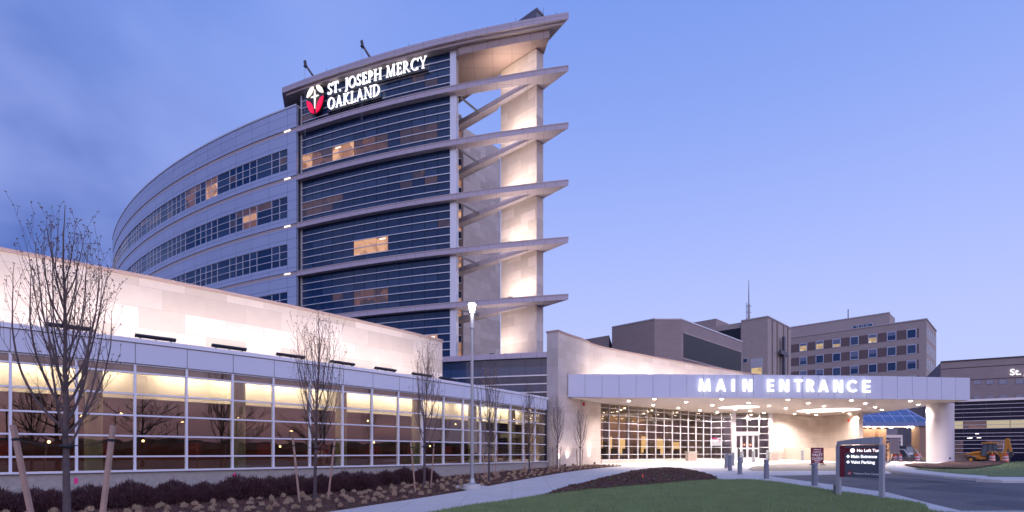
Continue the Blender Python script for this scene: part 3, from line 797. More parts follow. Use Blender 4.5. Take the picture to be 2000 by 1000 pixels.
    x, y = RR; mb = MB(); mb.tube([(x, y, CZ+35.4), (x, y, CZ+36.0)], .015, 5); mb.build('lightning_rod', DARKMETAL, t)
    # pylon uplights: small fixtures on each fin with their lamps
    for i, zb in enumerate([7.83] + BANDS[::-1]):
        p = Vector(TOW.at(4.7, -.5))
        if i == 0: p = N_ + nB*1.8 + dB*3.2
        mb = MB(); mb.obox((p.x, p.y, CZ+zb+.12), (.18, 0, 0), (0, .12, 0), (0, 0, .1)); fx = mb.build('pylon_uplight', DARKMETAL, t)
        la = bpy.data.lights.new('pylon_lamp', 'AREA'); la.shape = 'RECTANGLE'; la.size = 3.0; la.size_y = .5; la.energy = 150 if zb < 29 else 75; la.color = (1, .82, .70)
        lo = bpy.data.objects.new('pylon_lamp', la); COL.objects.link(lo)
        src = Vector((p.x, p.y, CZ+zb+.3)); aim = Vector((-nB.x*.42, -nB.y*.42, .91)).normalized(); zx = -aim; xx = Vector((dB.x, dB.y, 0)); yy = zx.cross(xx).normalized()
        M = Matrix((xx, yy, zx)).transposed().to_4x4(); M.translation = src; lo.matrix_world = M
    # glow on the high soffit and rear wall
    la = bpy.data.lights.new('soffit_lamp', 'SPOT'); la.energy = 170; la.color = (1, .74, .56); la.spot_size = R(130); la.spot_blend = .9; la.shadow_soft_size = .2
    lo = bpy.data.objects.new('soffit_lamp', la); COL.objects.link(lo)
    lo.location = (-.9, 43.7, CZ+30.1); lo.rotation_euler = (Vector((-.9, 44.3, CZ+33)) - Vector((-.9, 43.7, CZ+30.1))).to_track_quat('-Z', 'Y').to_euler()
build_tower()

# roof davits
def davit(px, lab):
    s_ = TOW.s_at_px(px, 8, 27, -.3); x, y = TOW.at(s_, -.3)
    t = thing('roof_davit', lab, 'davit', (x, y, CZ+33.72), 'window washing davits on the roof edge')
    mb = MB(); mb.obox((x+.1, y, CZ+33.76), (.45, 0, 0), (0, .25, 0), (0, 0, .05)); mb.build('foot', DARKMETAL, t)
    a = Vector((x+.25, y, CZ+33.8)); b = Vector((x-.38, y-.7, CZ+34.62))
    mb = MB(); mb.tube([a, b], .10, 8); mb.tube([a+Vector((.14, 0, 0)), b+Vector((.1, 0, -.15))], .035, 6); mb.build('boom', GREYMETAL, t)
    mb = MB(); mb.obox(b+Vector((-.05, -.05, .1)), (.10, 0, .05), (0, .1, 0), (-.05, 0, .28)); mb.lathe(b+Vector((-.1, -.15, -.2)), [(.05, 0), (.1, .06), (.05, .12)], 10); mb.build('head', DARKMETAL, t)
    mb = MB(); 
    for q in (-.05, .05): mb.tube([b+Vector((q-.08, -.12, -.1)), (b.x+q-.08, b.y-.12, CZ+28.2)], .008, 4)
    mb.build('cable', GREYMETAL, t)
davit(612, 'left dark davit on the roof edge above the round emblem'); davit(722, 'right dark davit on the roof edge above the hospital lettering')

# ================================================================ CURVED WARD WING
def build_ward():
    t = thing('ward_wing', 'curved white panelled wing sweeping away left with ribbons of square windows', 'building', (*TOW.at(45), zg(*TOW.at(45))))
    s0 = s_end+.16; s1 = TOW.s_at_px(214, 40, 76, -.1); o = .1
    sw0 = TOW.s_at_px(561, 20, 36, o); 
    zt = 31.7
    wall = MB(); band = MB()
    bz = BANDS[:4] + [12.2]
    def strip(z0, z1, a, b, off=o): wall.sweep(TOW, a, b, [(off, CZ+z0), (off, CZ+z1), (off-.25, CZ+z1), (off-.25, CZ+z0)], step=.8)
    s_wend = TOW.s_at_px(218, 40, 76, o)
    strip(bz[0]+.0, zt, s0, s1)
    for k in range(4):
        wt, wb = bz[k]-1.75, bz[k]-3.72; nxt = bz[k+1]
        strip(wt, bz[k]-.34, s0, s1)
        strip(nxt, wb, s0, s1)
        strip(wb, wt, s0, sw0); strip(wb, wt, s_wend, s1)
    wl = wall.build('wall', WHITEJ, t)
    band.sweep(TOW, s0-.02, s1+.02, [(o+.06, CZ+zt), (o+.06, CZ+zt+.14), (o-.5, CZ+zt+.14), (o-.5, CZ+zt)], step=.8)
    band.build('parapet_cap', ALUBLUE, t)
    for k in range(5):
        mb = MB(); mb.sweep(TOW, s0, s1, [(o-.07, CZ+bz[k]-.36), (o-.07, CZ+bz[k]), (o-.3, CZ+bz[k]), (o-.3, CZ+bz[k]-.36)], step=.8); mb.build('recessed_band', FIN_PLAIN, t)
    mb = MB(); mb.sweep(TOW, s0+.02, s1-.02, [(o-.3, CZ-.7), (o-.3, CZ+zt-.1), (o-9, CZ+zt-.1), (o-9, CZ-.7)], step=1.5); mb.build('core_wall', SIGNBACK, t)
    rd = random.Random(8)
    mods = 3
    n = round((s_wend-sw0)/2.1)
    for k in range(4):
        wt, wb = bz[k]-1.75, bz[k]-3.72
        for j in range(n):
            a = sw0 + (s_wend-sw0)*j/n; b = sw0 + (s_wend-sw0)*(j+1)/n
            x, y = TOW.at((a+b)/2, o); px = 1000+F*x/y; pyc = 884-F*(wt+wb)/2/y
            p = MB(); f = MB(); h = (wt-wb)/3
            wide = (j % 3 == 1)
            cols = [(a, b)] if wide else [(a, (a+b)/2), ((a+b)/2, b)]
            for r in range(3):
                for (ca, cb) in cols:
                    mi = 0
                    if r < 3 and k == 0 and 396 < px < 432: mi = 1 if r else 2
                    elif r < 3 and k == 0 and 355 < px < 380: mi = 2
                    elif k == 1 and 462 < px < 495: mi = 1 if r == 1 else 2
                    elif rd.random() < .10: mi = 3
                    elif rd.random() < .3: mi = 4
                    p.sweep(TOW, ca+.03, cb-.03, [(o-.08, CZ+wt-h*(r+1)+.03), (o-.08, CZ+wt-h*r-.03), (o-.11, CZ+wt-h*r-.03), (o-.11, CZ+wt-h*(r+1)+.03)], step=3, mi=mi)
            w = p.build('window', [CURTAIN, LIT, DIM, FAINT, CURTAIN2], t)
            for r in range(4): f.sweep(TOW, a, b, [(o-.04, CZ+wt-h*r-.03), (o-.04, CZ+wt-h*r+.03), (o-.13, CZ+wt-h*r+.03), (o-.13, CZ+wt-h*r-.03)], step=3)
            for ca, cb in cols: f.sweep(TOW, ca-.03, ca+.03, [(o-.035, CZ+wb), (o-.035, CZ+wt), (o-.13, CZ+wt), (o-.13, CZ+wb)], step=3)
            f.build('frame', ALUBLUE, w)
    # small lit strips at both ends of the recessed bands
    for k in range(4):
        a = TOW.s_at_px(566, 20, 36, o); mb = MB()
        mb.sweep(TOW, a, a+.75, [(o-.02, CZ+bz[k]-.14), (o-.02, CZ+bz[k]-.06), (o-.07, CZ+bz[k]-.06), (o-.07, CZ+bz[k]-.14)], step=1); mb.build('strip_lamp', mat('strip_glow', (1, 1, 1), .5, emis=(1, .8, .66), es=2.2), t)
    for k in (1, 2, 3):
        x, y = TOW.at(s1-.1, o+.25); mb = MB(); mb.lathe((x, y, CZ+bz[k]+2.0-FL*0-.2), [(.05, 0), (.12, .06), (.05, .12)], 10); mb.build('corner_lamp', LAMPGLOW, t)
    # lower block behind the far end
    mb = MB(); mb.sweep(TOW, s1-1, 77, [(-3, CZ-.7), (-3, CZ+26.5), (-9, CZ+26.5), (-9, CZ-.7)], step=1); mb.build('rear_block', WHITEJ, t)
build_ward()

# ================================================================ ENTRY PAVILION
s_g0 = ENT.s_at_px(1173.5, 1, 14); s_g1 = ENT.s_at_px(1391, 12, 30); SOF = CZ+3.75
def build_entry():
    t = thing('entry_pavilion', 'tall curved limestone wall sweeping down behind the canopy with the gridded lobby glazing', 'building', (*ENT.at(9), zg(*ENT.at(9))))
    L0 = ENT.s[-1]; zt = CZ+8.09
    mb = MB(); mb.sweep(ENT, 0, s_g0, [(0, CZ-1.5), (0, zt-.12), (-.85, zt-.12), (-.85, CZ-1.5)], step=.5)
    mb.sweep(ENT, s_g0, L0, [(0, SOF-.02), (0, zt-.12), (-.85, zt-.12), (-.85, SOF-.02)], step=.5)
    w = mb.build('limestone_wall', STONE_SMALL, t)
    mb = MB(); mb.sweep(ENT, -.04, L0, [(.05, zt-.12), (.05, zt), (-.9, zt), (-.9, zt-.12)], step=.5); mb.build('coping', COPING, w)
    # lobby glazing, one window per bay
    zb = CZ-.55; rows = [zb + (SOF-zb)*k for k in (0, .095, .245, .385, .53, .67, .81, .93, 1.0)]
    nb = 13
    def bay(cv, a, b, off, zb_, first=True):
        p = MB(); p.sweep(cv, a+.02, b-.02, [(off, zb_), (off, SOF-.03), (off-.02, SOF-.03), (off-.02, zb_)], step=9)
        wn = p.build('window', LOBBYGLASS, t); f = MB()
        f.sweep(cv, a-.022, a+.022, [(off+.05, zb_), (off+.05, SOF-.03), (off-.07, SOF-.03), (off-.07, zb_)], step=1)
        for z in rows[:-1]:
            if z >= zb_-.01: f.sweep(cv, a+.03, b-.03, [(off+.045, z-.02), (off+.045, z+.02), (off-.065, z+.02), (off-.065, z-.02)], step=9)
        f.build('frame', ALU, wn)
    for j in range(nb):
        a = s_g0 + (s_g1-s_g0)*(j/nb); b = s_g0 + (s_g1-s_g0)*((j+1)/nb); bay(ENT, a, b, -.12, zb)
    mb = MB(); mb.sweep(ENT, s_g0, s_g1, [(.05, CZ-1.4), (.05, zb-.03), (-.4, zb-.03), (-.4, CZ-1.4)], step=1); mb.build('sill_wall', STONE_SMALL, t)
    # short return and the door front
    A = Vector(ENT.at(s_g1, -.1)); k = lambda px, Y: Vector(((px-1000)/F*Y, Y))
    B = k(1429, 49.9); D0 = k(1436, 49.9); D1 = k(1502, 50.6)
    ret = Curve([tuple(A), tuple(B)], 1 if True else -1)
    if Vector(ret.n[0]).dot(-A) < 0: ret = Curve([tuple(A), tuple(B)], -1)
    for j in range(2): bay(ret, ret.s[-1]*j/2, ret.s[-1]*(j+1)/2, 0, zb-.05)
    mb = MB(); mb.box(B.x, D0.x, 49.75, 50.1, CZ-.9, SOF-.01); mb.build('door_post', ALU, t)
    dc = Curve([tuple(D0), tuple(D1)], 1); W = dc.s[-1]
    if dc.n[0].dot(-D0) < 0: dc = Curve([tuple(D0), tuple(D1)], -1)
    zd = CZ-.62; zh = CZ+1.68
    x2 = W*.70
    # glazing above the doors and beside them
    for (a, b, rws) in ((0, W*.35, [zh+.25, CZ+2.45, CZ+3.2, SOF-.02]), (W*.35, x2, [zh+.25, CZ+2.45, CZ+3.2, SOF-.02]), (x2, W, [zd+.05, CZ-.1, CZ+.5, CZ+1.2, CZ+1.8, CZ+2.45, CZ+3.2, SOF-.02])):
        p = MB(); p.sweep(dc, a+.02, b-.02, [(0, rws[0]), (0, rws[-1]), (-.02, rws[-1]), (-.02, rws[0])], step=9); wn = p.build('window', LOBBYGLASS, t); f = MB()
        for z in rws[:-1]: f.sweep(dc, a+.03, b-.03, [(.05, z-.03), (.05, z+.03), (-.06, z+.03), (-.06, z-.03)], step=9)
        f.sweep(dc, b-.03, b+.03, [(.05, rws[0]), (.05, rws[-1]), (-.07, rws[-1]), (-.07, rws[0])], step=9); f.build('frame', ALU, wn)
    mb = MB(); mb.sweep(dc, 0, x2, [(.12, zh), (.12, zh+.25), (-.15, zh+.25), (-.15, zh)], step=9); mb.build('door_header', ALU, t)
    for j in range(4):
        a = x2*j/4; b = x2*(j+1)/4; p = MB(); p.sweep(dc, a+.09, b-.09, [(0, zd+.15), (0, zh-.09), (-.02, zh-.09), (-.02, zd+.15)], step=9)
        dr = p.build('door', LOBBYGLASS, t); f = MB()
        for q in (a+.01, b-.09): f.sweep(dc, q, q+.08, [(.05, zd), (.05, zh), (-.06, zh), (-.06, zd)], step=9)
        for z0, z1 in ((zd, zd+.16), (zd+.95, zd+1.08), (zh-.09, zh)): f.sweep(dc, a+.09, b-.09, [(.045, z0), (.045, z1), (-.055, z1), (-.055, z0)], step=9)
        f.build('frame', ALU, dr)
        if j in (1, 2): 
            m = MB(); c = Vector((*dc.at((a+b)/2, .03), zd+1.35)); d, n = dc.frame((a+b)/2); m.obox(c, d*.10, n*.01, Vector((0, 0, .10))); m.build('door_sticker', mat('sticker', (.8, .3, .2), .5), dr)
    mb = MB(); mb.box(D1.x+.02, D1.x+.3, 50.5, 50.9, CZ-.9, SOF-.01); mb.build('door_post', ALU, t)
    # right hand stone wall under the canopy
    rw = smooth_curve([tuple(D1+Vector((.3, .1))), tuple(k(1560, 53.0)), tuple(k(1601, 54.2)), tuple(k(1640, 52.6)), tuple(k(1677, 49.6))], 1, 10)
    if rw.n[2].dot(-Vector(rw.p[2])) < 0: rw = Curve([tuple(p) for p in rw.p], -1)
    mb = MB(); mb.sweep(rw, 0, rw.s[-1], [(0, CZ-1.6), (0, SOF-.01), (-.4, SOF-.01), (-.4, CZ-1.6)], step=.6); mb.build('side_wall', STONE_SMALL, t)
    mb = MB(); mb.sweep(rw, .8, rw.s[-1]-.5, [(1.0, CZ-1.6), (1.0, CZ+.42), (.7, CZ+.42), (.7, CZ-1.6)], step=.6); mb.build('low_wall', mat('low_wall_stone', (.45, .36, .30), .8, noise_=(.7, .5, (.35, .28, .24))), t)
    x, y = rw.at(rw.s[-1]-1.6, .05); mb = MB(); mb.box(x-.08, x+.08, y-.06, y+.02, CZ+3.0, CZ+3.2); mb.build('fire_strobe', CASE_RED, t)
    x, y = ENT.at(1.6, .03); x, y = ENT.at(ENT.s_at_px(1139, .5, 6), .04); mb = MB(); mb.box(x-.07, x+.07, y-.07, y, CZ+3.32, CZ+3.56); mb.build('fire_strobe', CASE_RED, t)
    # lobby interior
    fl = [ENT.at(s, -.35) for s in [s_g0 + q*(s_g1+6-s_g0)/14 for q in range(15)]]
    bk = [ENT.at(s, -5.9) for s in [s_g0 + q*(s_g1+6-s_g0)/14 for q in range(15)]]
    fx = fl + [(32, 60)] + bk[::-1]
    mb = MB(); mb.prism(fl + bk[::-1], CZ-.75, CZ-.6); mb.build('lobby_floor', CARPET, t)
    mb = MB(); mb.prism(fl + bk[::-1], SOF+.01, SOF+.12); mb.build('lobby_ceiling', mat('lobby_ceiling', (.40, .34, .28), .7), t)
    mb = MB(); mb.sweep(ENT, s_g0-.5, L0, [(-5.6, CZ-.6), (-5.6, SOF), (-5.8, SOF), (-5.8, CZ-.6)], step=1); mb.build('lobby_back_wall', mat('lobby_wall', (.34, .24, .17), .7, noise_=(.5, .6, (.16, .10, .08))), t)
    mb = MB(); mb.sweep(ENT, s_g0-.2, s_g0-.05, [(-.4, CZ-.6), (-.4, SOF), (-5.7, SOF), (-5.7, CZ-.6)], step=1); mb.build('lobby_side_wall', OLIVE, t)
    for q, (a, h0, h1, o_) in enumerate(((6.6, -.1, 1.5, -5.4), (9.0, -.1, 1.3, -5.4), (12.2, .0, 1.6, -5.4), (14.6, -.1, 1.4, -5.4), (16.8, .2, 1.1, -5.4))):
        mb = MB(); mb.sweep(ENT, s_g0+a, s_g0+a+(.9 if q % 2 else 1.3), [(o_, CZ+h0), (o_, CZ+h1), (o_-.05, CZ+h1), (o_-.05, CZ+h0)], step=9)
        mb.build('lit_alcove', mat('alcove_glow', (.5, .4, .2), .6, emis=(1, .66, .28), es=.9), t)
    for q in range(5):
        x, y = ENT.at(s_g0+1.5+3.0*q, -3.2); mb = MB(); mb.lathe((x, y, CZ-.6), [(.28, 0), (.28, 4.33)], 18); mb.build('lobby_column', mat('lobby_column', (.20, .17, .17), .6), t, smooth=True)
    for q in range(12):
        x, y = ENT.at(s_g0+1.0+1.25*q, -1.4-1.4*(q % 3)); mb = MB(); mb.lathe((x, y, SOF-.06), [(.02, 0), (.09, .01), (.1, .05)], 12); mb.build('lobby_downlight', mat('lobby_lamp', (1, 1, 1), .5, emis=(1, .8, .55), es=7), t)
    la = bpy.data.lights.new('lobby_lamp', 'AREA'); la.shape = 'RECTANGLE'; la.size = 10; la.size_y = 4; la.energy = 260; la.color = (1, .72, .45)
    lo = bpy.data.objects.new('lobby_lamp', la); COL.objects.link(lo); lo.location = (*ENT.at((s_g0+s_g1)/2, -4.5), SOF-.25); lo.rotation_euler.z = math.atan2(*(ENT.frame(12)[0].yx))
    # seats and low hedge of planters inside the glass
    for q in range(9):
        x, y = ENT.at(s_g0+1.2+1.5*q, -2.0); mb = MB()
        mb.box(x-.28, x+.28, y-.28, y+.28, CZ-.25, CZ-.12); mb.box(x-.28, x+.28, y+.2, y+.28, CZ-.12, CZ+.35)
        for sx in (-.25, .25):
            for sy in (-.25, .25): mb.box(x+sx-.02, x+sx+.02, y+sy-.02, y+sy+.02, CZ-.6, CZ-.25)
        c = mb.build('lobby_chair', mat('chair_fabric', (.06, .05, .07), .8)); tag(c, 'dark lobby chair seen dimly through the entrance glazing', 'chair', 'chairs in the lobby')
    # wall mounted screen behind the return glazing
    x, y = k(1399, 51.6); mb = MB(); mb.box(x-.62, x+.62, y, y+.08, CZ+.62, CZ+1.50, 0); mb.box(x-.57, x+.57, y-.012, y, CZ+.67, CZ+1.45, 1); mb.box(x-.57, x+.1, y-.02, y-.012, CZ+1.28, CZ+1.45, 2); mb.box(x+.2, x+.45, y-.02, y-.012, CZ+1.02, CZ+1.3, 2)
    tag(mb.build('wall_screen', [DARKMETAL, SCREEN, SCREENP]), 'glowing white and pink screen behind the glass left of the doors', 'screen')
build_entry()

CAN = smooth_curve([(3.80,36.12),(12.0,36.2),(21.1,36.65),(27,37.15),(32.6,37.9)], 1)
def build_canopy():
    t = thing('entrance_canopy', 'wide flat entrance canopy with panelled pale fascia, glowing soffit lights and one round column', 'canopy', (18, 40, zg(18, 40)))
    L0 = CAN.s[-1]; zt = CZ+5.32
    mb = MB(); mb.sweep(CAN, 0.02, L0-.02, [(-.04, SOF+.02), (-.04, zt-.03), (-.5, zt-.03), (-.5, SOF+.02)], step=1.2)
    fo = mb.build('fascia', GREYMETAL, t); n = 25
    for i in range(n):
        a = L0*i/n + .012; b = L0*(i+1)/n - .012
        p = MB(); p.sweep(CAN, a, b, [(0, SOF-.02), (0, zt), (-.035, zt), (-.035, SOF-.02)], step=2); p.build('fascia_panel', WHITE, fo)
    pr = [CAN.at(L0*q/14, -.05) for q in range(15)]; right = [(34.9, 53.4), (28.5, 56.6)]
    back = [ENT.at(s, .03) for s in [ENT.s[-1]-.2 - q*(ENT.s[-1]-1.4)/16 for q in range(17)]]
    poly = pr + right + back
    mb = MB(); mb.prism(poly, SOF, SOF+.1); so = mb.build('soffit', SOFFIT, t)
    rp = [(p[0], p[1]) for p in [CAN.at(1.5+(L0-1.5)*q/14, -.55) for q in range(15)]] + [(34.6, 53.1), (28.4, 56.3)] + back[:-1]
    mb = MB(); mb.prism(rp, SOF+.9, SOF+1.0); mb.build('roof_deck', GREYMETAL, t)
    # return edges
    for (P, Q) in (((32.6, 37.92), (34.9, 53.4)),):
        w = Wall(P, Q); mb = MB(); nn = 12
        for i in range(nn): mb.slab(w, w.len*i/nn+.012, w.len*(i+1)/nn-.012, 0, .03, SOF-.02, zt)
        mb.build('side_fascia', WHITE, t)
    # column
    cx, cy = 33.0, 41.6; cx = .8385*cx/.8385
    cx = (1836-1000)/F*41.0; cy = 41.0
    mb = MB(); mb.lathe((cx, cy, zg(cx, cy)+.1), [(.86, 0), (.86, SOF-zg(cx, cy)-.1)], 48); col = mb.build('column', mat('column_white', (.62, .58, .60), .35, coat=.2), t, smooth=True)
    mb = MB(); mb.lathe((0, 0, 0), [(.07, 0), (.07, .04)], 16); o = mb.build('round_plate', DARKMETAL, col); o.matrix_parent_inverse = BASE[t.name].inverted(); o.matrix_parent_inverse = Matrix()
    o.parent = t; o.matrix_parent_inverse = BASE[t.name].inverted(); o.rotation_euler = (R(90), 0, 0); o.location = (cx+.05, cy-.84, CZ-.42)
    # two round glowing recesses
    for (px, py, wpx) in ((1443, 794.5, 74), (1617, 800.5, 108)):
        Y = 3.75*F/(884-py); X = (px-1000)/F*Y; r = wpx/2/F*Y
        mb = MB(); mb.lathe((X, Y, SOF-.035), [(r+.06, 0), (r+.06, .03)], 40); rc = mb.build('light_recess', ALU, t, smooth=True)
        mb = MB(); mb.lathe((X, Y, SOF-.05), [(r, 0), (r, .013)], 40); mb.build('diffuser', SKYLT, rc)
    # cove glow along the head of the side wall
    spots = [(1278,779),(1276,791),(1340,785),(1325,796.5),(1409.6,779),(1391,791),(1367,801),(1401,805),(1462,786.5),(1436,799),(1465.5,802),(1429,808.5),(1467,809.5),(1502,792),(1492,806),(1539,780.5),(1535,797),
             (1578.6,787),(1578,806),(1609,793),(1594,810),(1663,781.5),(1690,787.6),(1709,795),(1722,800),(1647.5,803),(1659,807.5),(1778,783),(1793,790),(1228,783),(1552,808)]
    for i, (px, py) in enumerate(spots):
        Y = 3.75*F/(884-py); X = (px-1000)/F*Y
        mb = MB(); mb.lathe((X, Y, SOF-.012), [(.15, 0), (.15, .012)], 20); d = mb.build('downlight', ALU, t)
        mb = MB(); mb.lathe((X, Y, SOF-.05), [(.03, 0), (.10, .008), (.11, .037)], 16); mb.build('lamp', LAMPGLOW, d)
        la = bpy.data.lights.new('canopy_lamp', 'SPOT'); la.energy = 720; la.color = (1, .85, .77); la.spot_size = R(150); la.spot_blend = .7; la.shadow_soft_size = .08
        lo = bpy.data.objects.new('canopy_lamp', la); COL.objects.link(lo); lo.location = (X, Y, SOF-.12) if Y < 50.5 else (X*50/Y, 50.0, SOF-.12)
    # uplights washing the curved stone wall above the canopy roof
    for (s_, e_) in ((4.6, 70), (8.2, 150), (12.0, 170), (16.5, 170), (21, 140), (25.5, 110)):
        x, y = ENT.at(s_, 1.9)
        mb = MB(); mb.box(x-.3, x+.3, y-.12, y+.12, SOF+1.0, SOF+1.15); mb.build('wall_uplight', DARKMETAL, t)
        la = bpy.data.lights.new('wall_lamp', 'AREA'); la.shape = 'RECTANGLE'; la.size = 1.6; la.size_y = .2; la.energy = e_; la.color = (1, .84, .76)
        lo = bpy.data.objects.new('wall_lamp', la); COL.objects.link(lo); d, n_ = ENT.frame(s_); aim = (-n_*.75 + Vector((0, 0, .65))).normalized(); zx = -aim; yy = zx.cross(d).normalized()
        M = Matrix((d, yy, zx)).transposed().to_4x4(); M.translation = Vector((x, y, SOF+1.25)); lo.matrix_world = M
build_canopy()
# ground uplights at the foot of the pylon wall
for i, px in enumerate((1092, 1108, 1150)):
    s_ = ENT.s_at_px(px, -.1 if i == 0 else .02, 7); x, y = ENT.at(max(s_, .1), .45)
    t = thing('ground_uplight', 'small ground uplight at the foot of the stone wall, ' + ('by the corner', 'behind the corner tree', 'nearest the lobby')[i], 'light fixture', (x, y, zg(x, y)), 'uplights at the foot of the stone wall')
    mb = MB(); mb.lathe((x, y, zg(x, y)), [(.03, 0), (.03, .1), (.07, .12), (.08, .22)], 12); mb.build('housing', DARKMETAL, t)
    la = bpy.data.lights.new('ground_lamp', 'SPOT'); la.energy = 110; la.color = (1, .86, .78); la.spot_size = R(80); la.spot_blend = .9; la.shadow_soft_size = .05
    lo = bpy.data.objects.new('ground_lamp', la); COL.objects.link(lo); lo.location = (x, y, zg(x, y)+.25); lo.rotation_euler = (ENT.frame(max(s_, .1))[1]*-.35 + Vector((0, 0, 1))).to_track_quat('-Z', 'Y').to_euler()

# ================================================================ LETTERING
def D(x0, y0, x1, y1, w): return [(x0-w/2, y0), (x0+w/2, y0), (x1+w/2, y1), (x1-w/2, y1)]
def H(x0, x1, y, t): return [(x0, y-t/2), (x1, y-t/2), (x1, y+t/2), (x0, y+t/2)]
def A(cx, cy, rx, ry, a0, a1, w0, w1=None, n=14):
    """arc band; w0 = stroke at its sides, w1 = stroke at top and bottom"""
    w1 = w0 if w1 is None else w1; o = []; i_ = []
    for k in range(n+1):
        a = R(a0 + (a1-a0)*k/n); o.append((cx+rx*math.cos(a), cy+ry*math.sin(a))); i_.append((cx+(rx-w0)*math.cos(a), cy+(ry-w1)*math.sin(a)))
    return ('band', o, i_)
w = .17
SANS = {
 'M': (.98, [D(.10,0,.17,1,w), D(.88,0,.81,1,w), D(.49,0,.20,1,w*.95), D(.49,0,.78,1,w*.95)]),
 'A': (.86, [D(.10,0,.43,1,w), D(.76,0,.43,1,w), H(.22,.64,.27,.16)]),
 'I': (.22, [D(.11,0,.11,1,w+.02)]),
 'N': (.76, [D(.10,0,.10,1,w), D(.66,0,.66,1,w), D(.60,0,.16,1,w*1.1)]),
 'E': (.56, [D(.10,0,.10,1,w), H(.1,.55,.085,.17), H(.1,.52,.5,.16), H(.1,.55,.915,.17)]),
 'T': (.64, [D(.32,0,.32,1,w), H(0,.64,.915,.17)]),
 'R': (.66, [D(.10,0,.10,1,w), A(.30,.71,.31,.29,-90,90,w,.16), H(.1,.31,.92,.16), H(.1,.31,.50,.16), D(.56,0,.30,.5,w*1.1)]),
 'C': (.84, [A(.46,.5,.46,.5,42,318,w)]),
}
T_, t_, sf = .135, .055, .035
def ser(x, y, h=.13): return H(x-h, x+h, y, sf*1.2)
SERIF = {
 'S': (.52, [A(.26,.73,.23,.27,20,200,.13,.08), A(.26,.73,.23,.27,200,270,.13,.08), A(.26,.27,.25,.27,-160,90,.15,.08), D(.46,.72,.49,.98,.04), D(.03,.02,.05,.26,.04)]),
 'T': (.68, [D(.34,0,.34,1,T_), H(0,.68,.965,.07), D(.03,.76,.02,1,.05), D(.65,.76,.66,1,.05), ser(.34,.02,.15)]),
 '.': (.2, [D(.1,0,.1,.15,.15)]),
 'J': (.36, [D(.24,.0,.24,1,T_), A(.06,.0,.255,.22,-90,0,.15,.06), ser(.24,.98,.15)]),
 'O': (.88, [A(.44,.5,.44,.52,0,360,.16,.07,28)]),
 'E': (.58, [D(.16,0,.16,1,T_), H(.02,.55,.03,.06), H(.2,.46,.51,.06), H(.02,.53,.97,.06), D(.53,0,.57,.2,.05), D(.52,.8,.52,1,.05), D(.45,.4,.45,.62,.04)]),
 'P': (.58, [D(.16,0,.16,1,T_), A(.28,.73,.28,.27,-90,90,.15,.06), H(.02,.30,.97,.06), H(.16,.30,.49,.06), ser(.16,.02,.15)]),
 'H': (.86, [D(.16,0,.16,1,T_), D(.70,0,.70,1,T_), H(.16,.7,.51,.065), ser(.16,.02,.15), ser(.7,.02,.15), ser(.16,.98,.15), ser(.7,.98,.15)]),
 'M': (1.04, [D(.14,0,.20,1,t_), D(.88,0,.84,1,T_), D(.51,0,.24,1,T_*1.05), D(.51,0,.82,1,t_), ser(.14,.02,.13), ser(.88,.02,.15), ser(.17,.98,.12), ser(.86,.98,.13)]),
 'R': (.74, [D(.16,0,.16,1,T_), A(.28,.74,.27,.26,-90,90,.14,.06), H(.02,.30,.97,.06), H(.16,.30,.51,.06), D(.64,.0,.30,.5,T_*1.05), ser(.16,.02,.15), H(.56,.78,.02,.05)]),
 'C': (.78, [A(.46,.5,.45,.52,48,312,.16,.07,20), D(.74,.72,.76,1.0,.05), D(.74,.0,.76,.2,.04)]),
 'Y': (.76, [D(.40,0,.40,.48,T_), D(.40,.42,.14,1,T_), D(.42,.42,.66,1,t_), ser(.40,.02,.15), ser(.12,.98,.13), ser(.66,.98,.12)]),
 'A': (.84, [D(.12,0,.42,1,t_), D(.70,0,.42,1,T_), H(.22,.60,.34,.06), ser(.12,.02,.12), ser(.70,.02,.15)]),
 'K': (.80, [D(.16,0,.16,1,T_), D(.22,.46,.60,1,t_), D(.66,0,.28,.56,T_), ser(.16,.02,.15), ser(.16,.98,.15), ser(.62,.98,.12), H(.56,.82,.02,.05)]),
 'L': (.58, [D(.16,0,.16,1,T_), H(.02,.55,.03,.06), D(.53,0,.57,.24,.05), ser(.16,.98,.15)]),
 'N': (.86, [D(.14,0,.14,1,t_), D(.74,0,.74,1,t_), D(.70,0,.16,1,T_*1.1), ser(.14,.02,.13), ser(.12,.98,.13), ser(.74,.98,.13)]),
 'D': (.84, [D(.16,0,.16,1,T_), A(.34,.5,.46,.5,-90,90,.16,.07,18), H(.02,.36,.97,.06), H(.02,.36,.03,.06), ]),
}
def glyph_mesh(mb, strokes, h, depth, sx=1.0, ox=0.0, oy=0.0, mi=0):
    for i, st in enumerate(strokes):
        z1 = depth - .0012*i; z0 = 0.0 + .0006*i
        if isinstance(st, tuple) and st[0] == 'band':
            _, o, n_ = st; m = len(o)
            for k in range(m-1):
                q = [o[k], o[k+1], n_[k+1], n_[k]]
                V = [(ox+x*h*sx, oy+y*h, z) for z in (z0, z1) for x, y in q]
                mb.add(V, [(0,1,2,3),(4,5,6,7),(0,1,5,4),(2,3,7,6)] + ([(3,0,4,7)] if k == 0 else []) + ([(1,2,6,5)] if k == m-2 else []), mi=mi)
        else:
            q = [(max(min(x, 9), -9), y) for x, y in st]
            V = [(ox+x*h*sx, oy+y*h, z) for z in (z0, z1) for x, y in q]
            mb.add(V, [(3,2,1,0),(4,5,6,7),(0,1,5,4),(1,2,6,5),(2,3,7,6),(3,0,4,7)], mi=mi)
def place_on(o, cv, s_, off, z, parent):
    d, n_ = cv.frame(s_)
    right = d if d.x > 0 else -d
    M = Matrix((right, Vector((0, 0, 1)), n_)).transposed().to_4x4(); x, y = cv.at(s_, off); M.translation = Vector((x, y, z))
    o.parent = parent; o.matrix_parent_inverse = BASE[parent.name].inverted(); o.matrix_basis = M

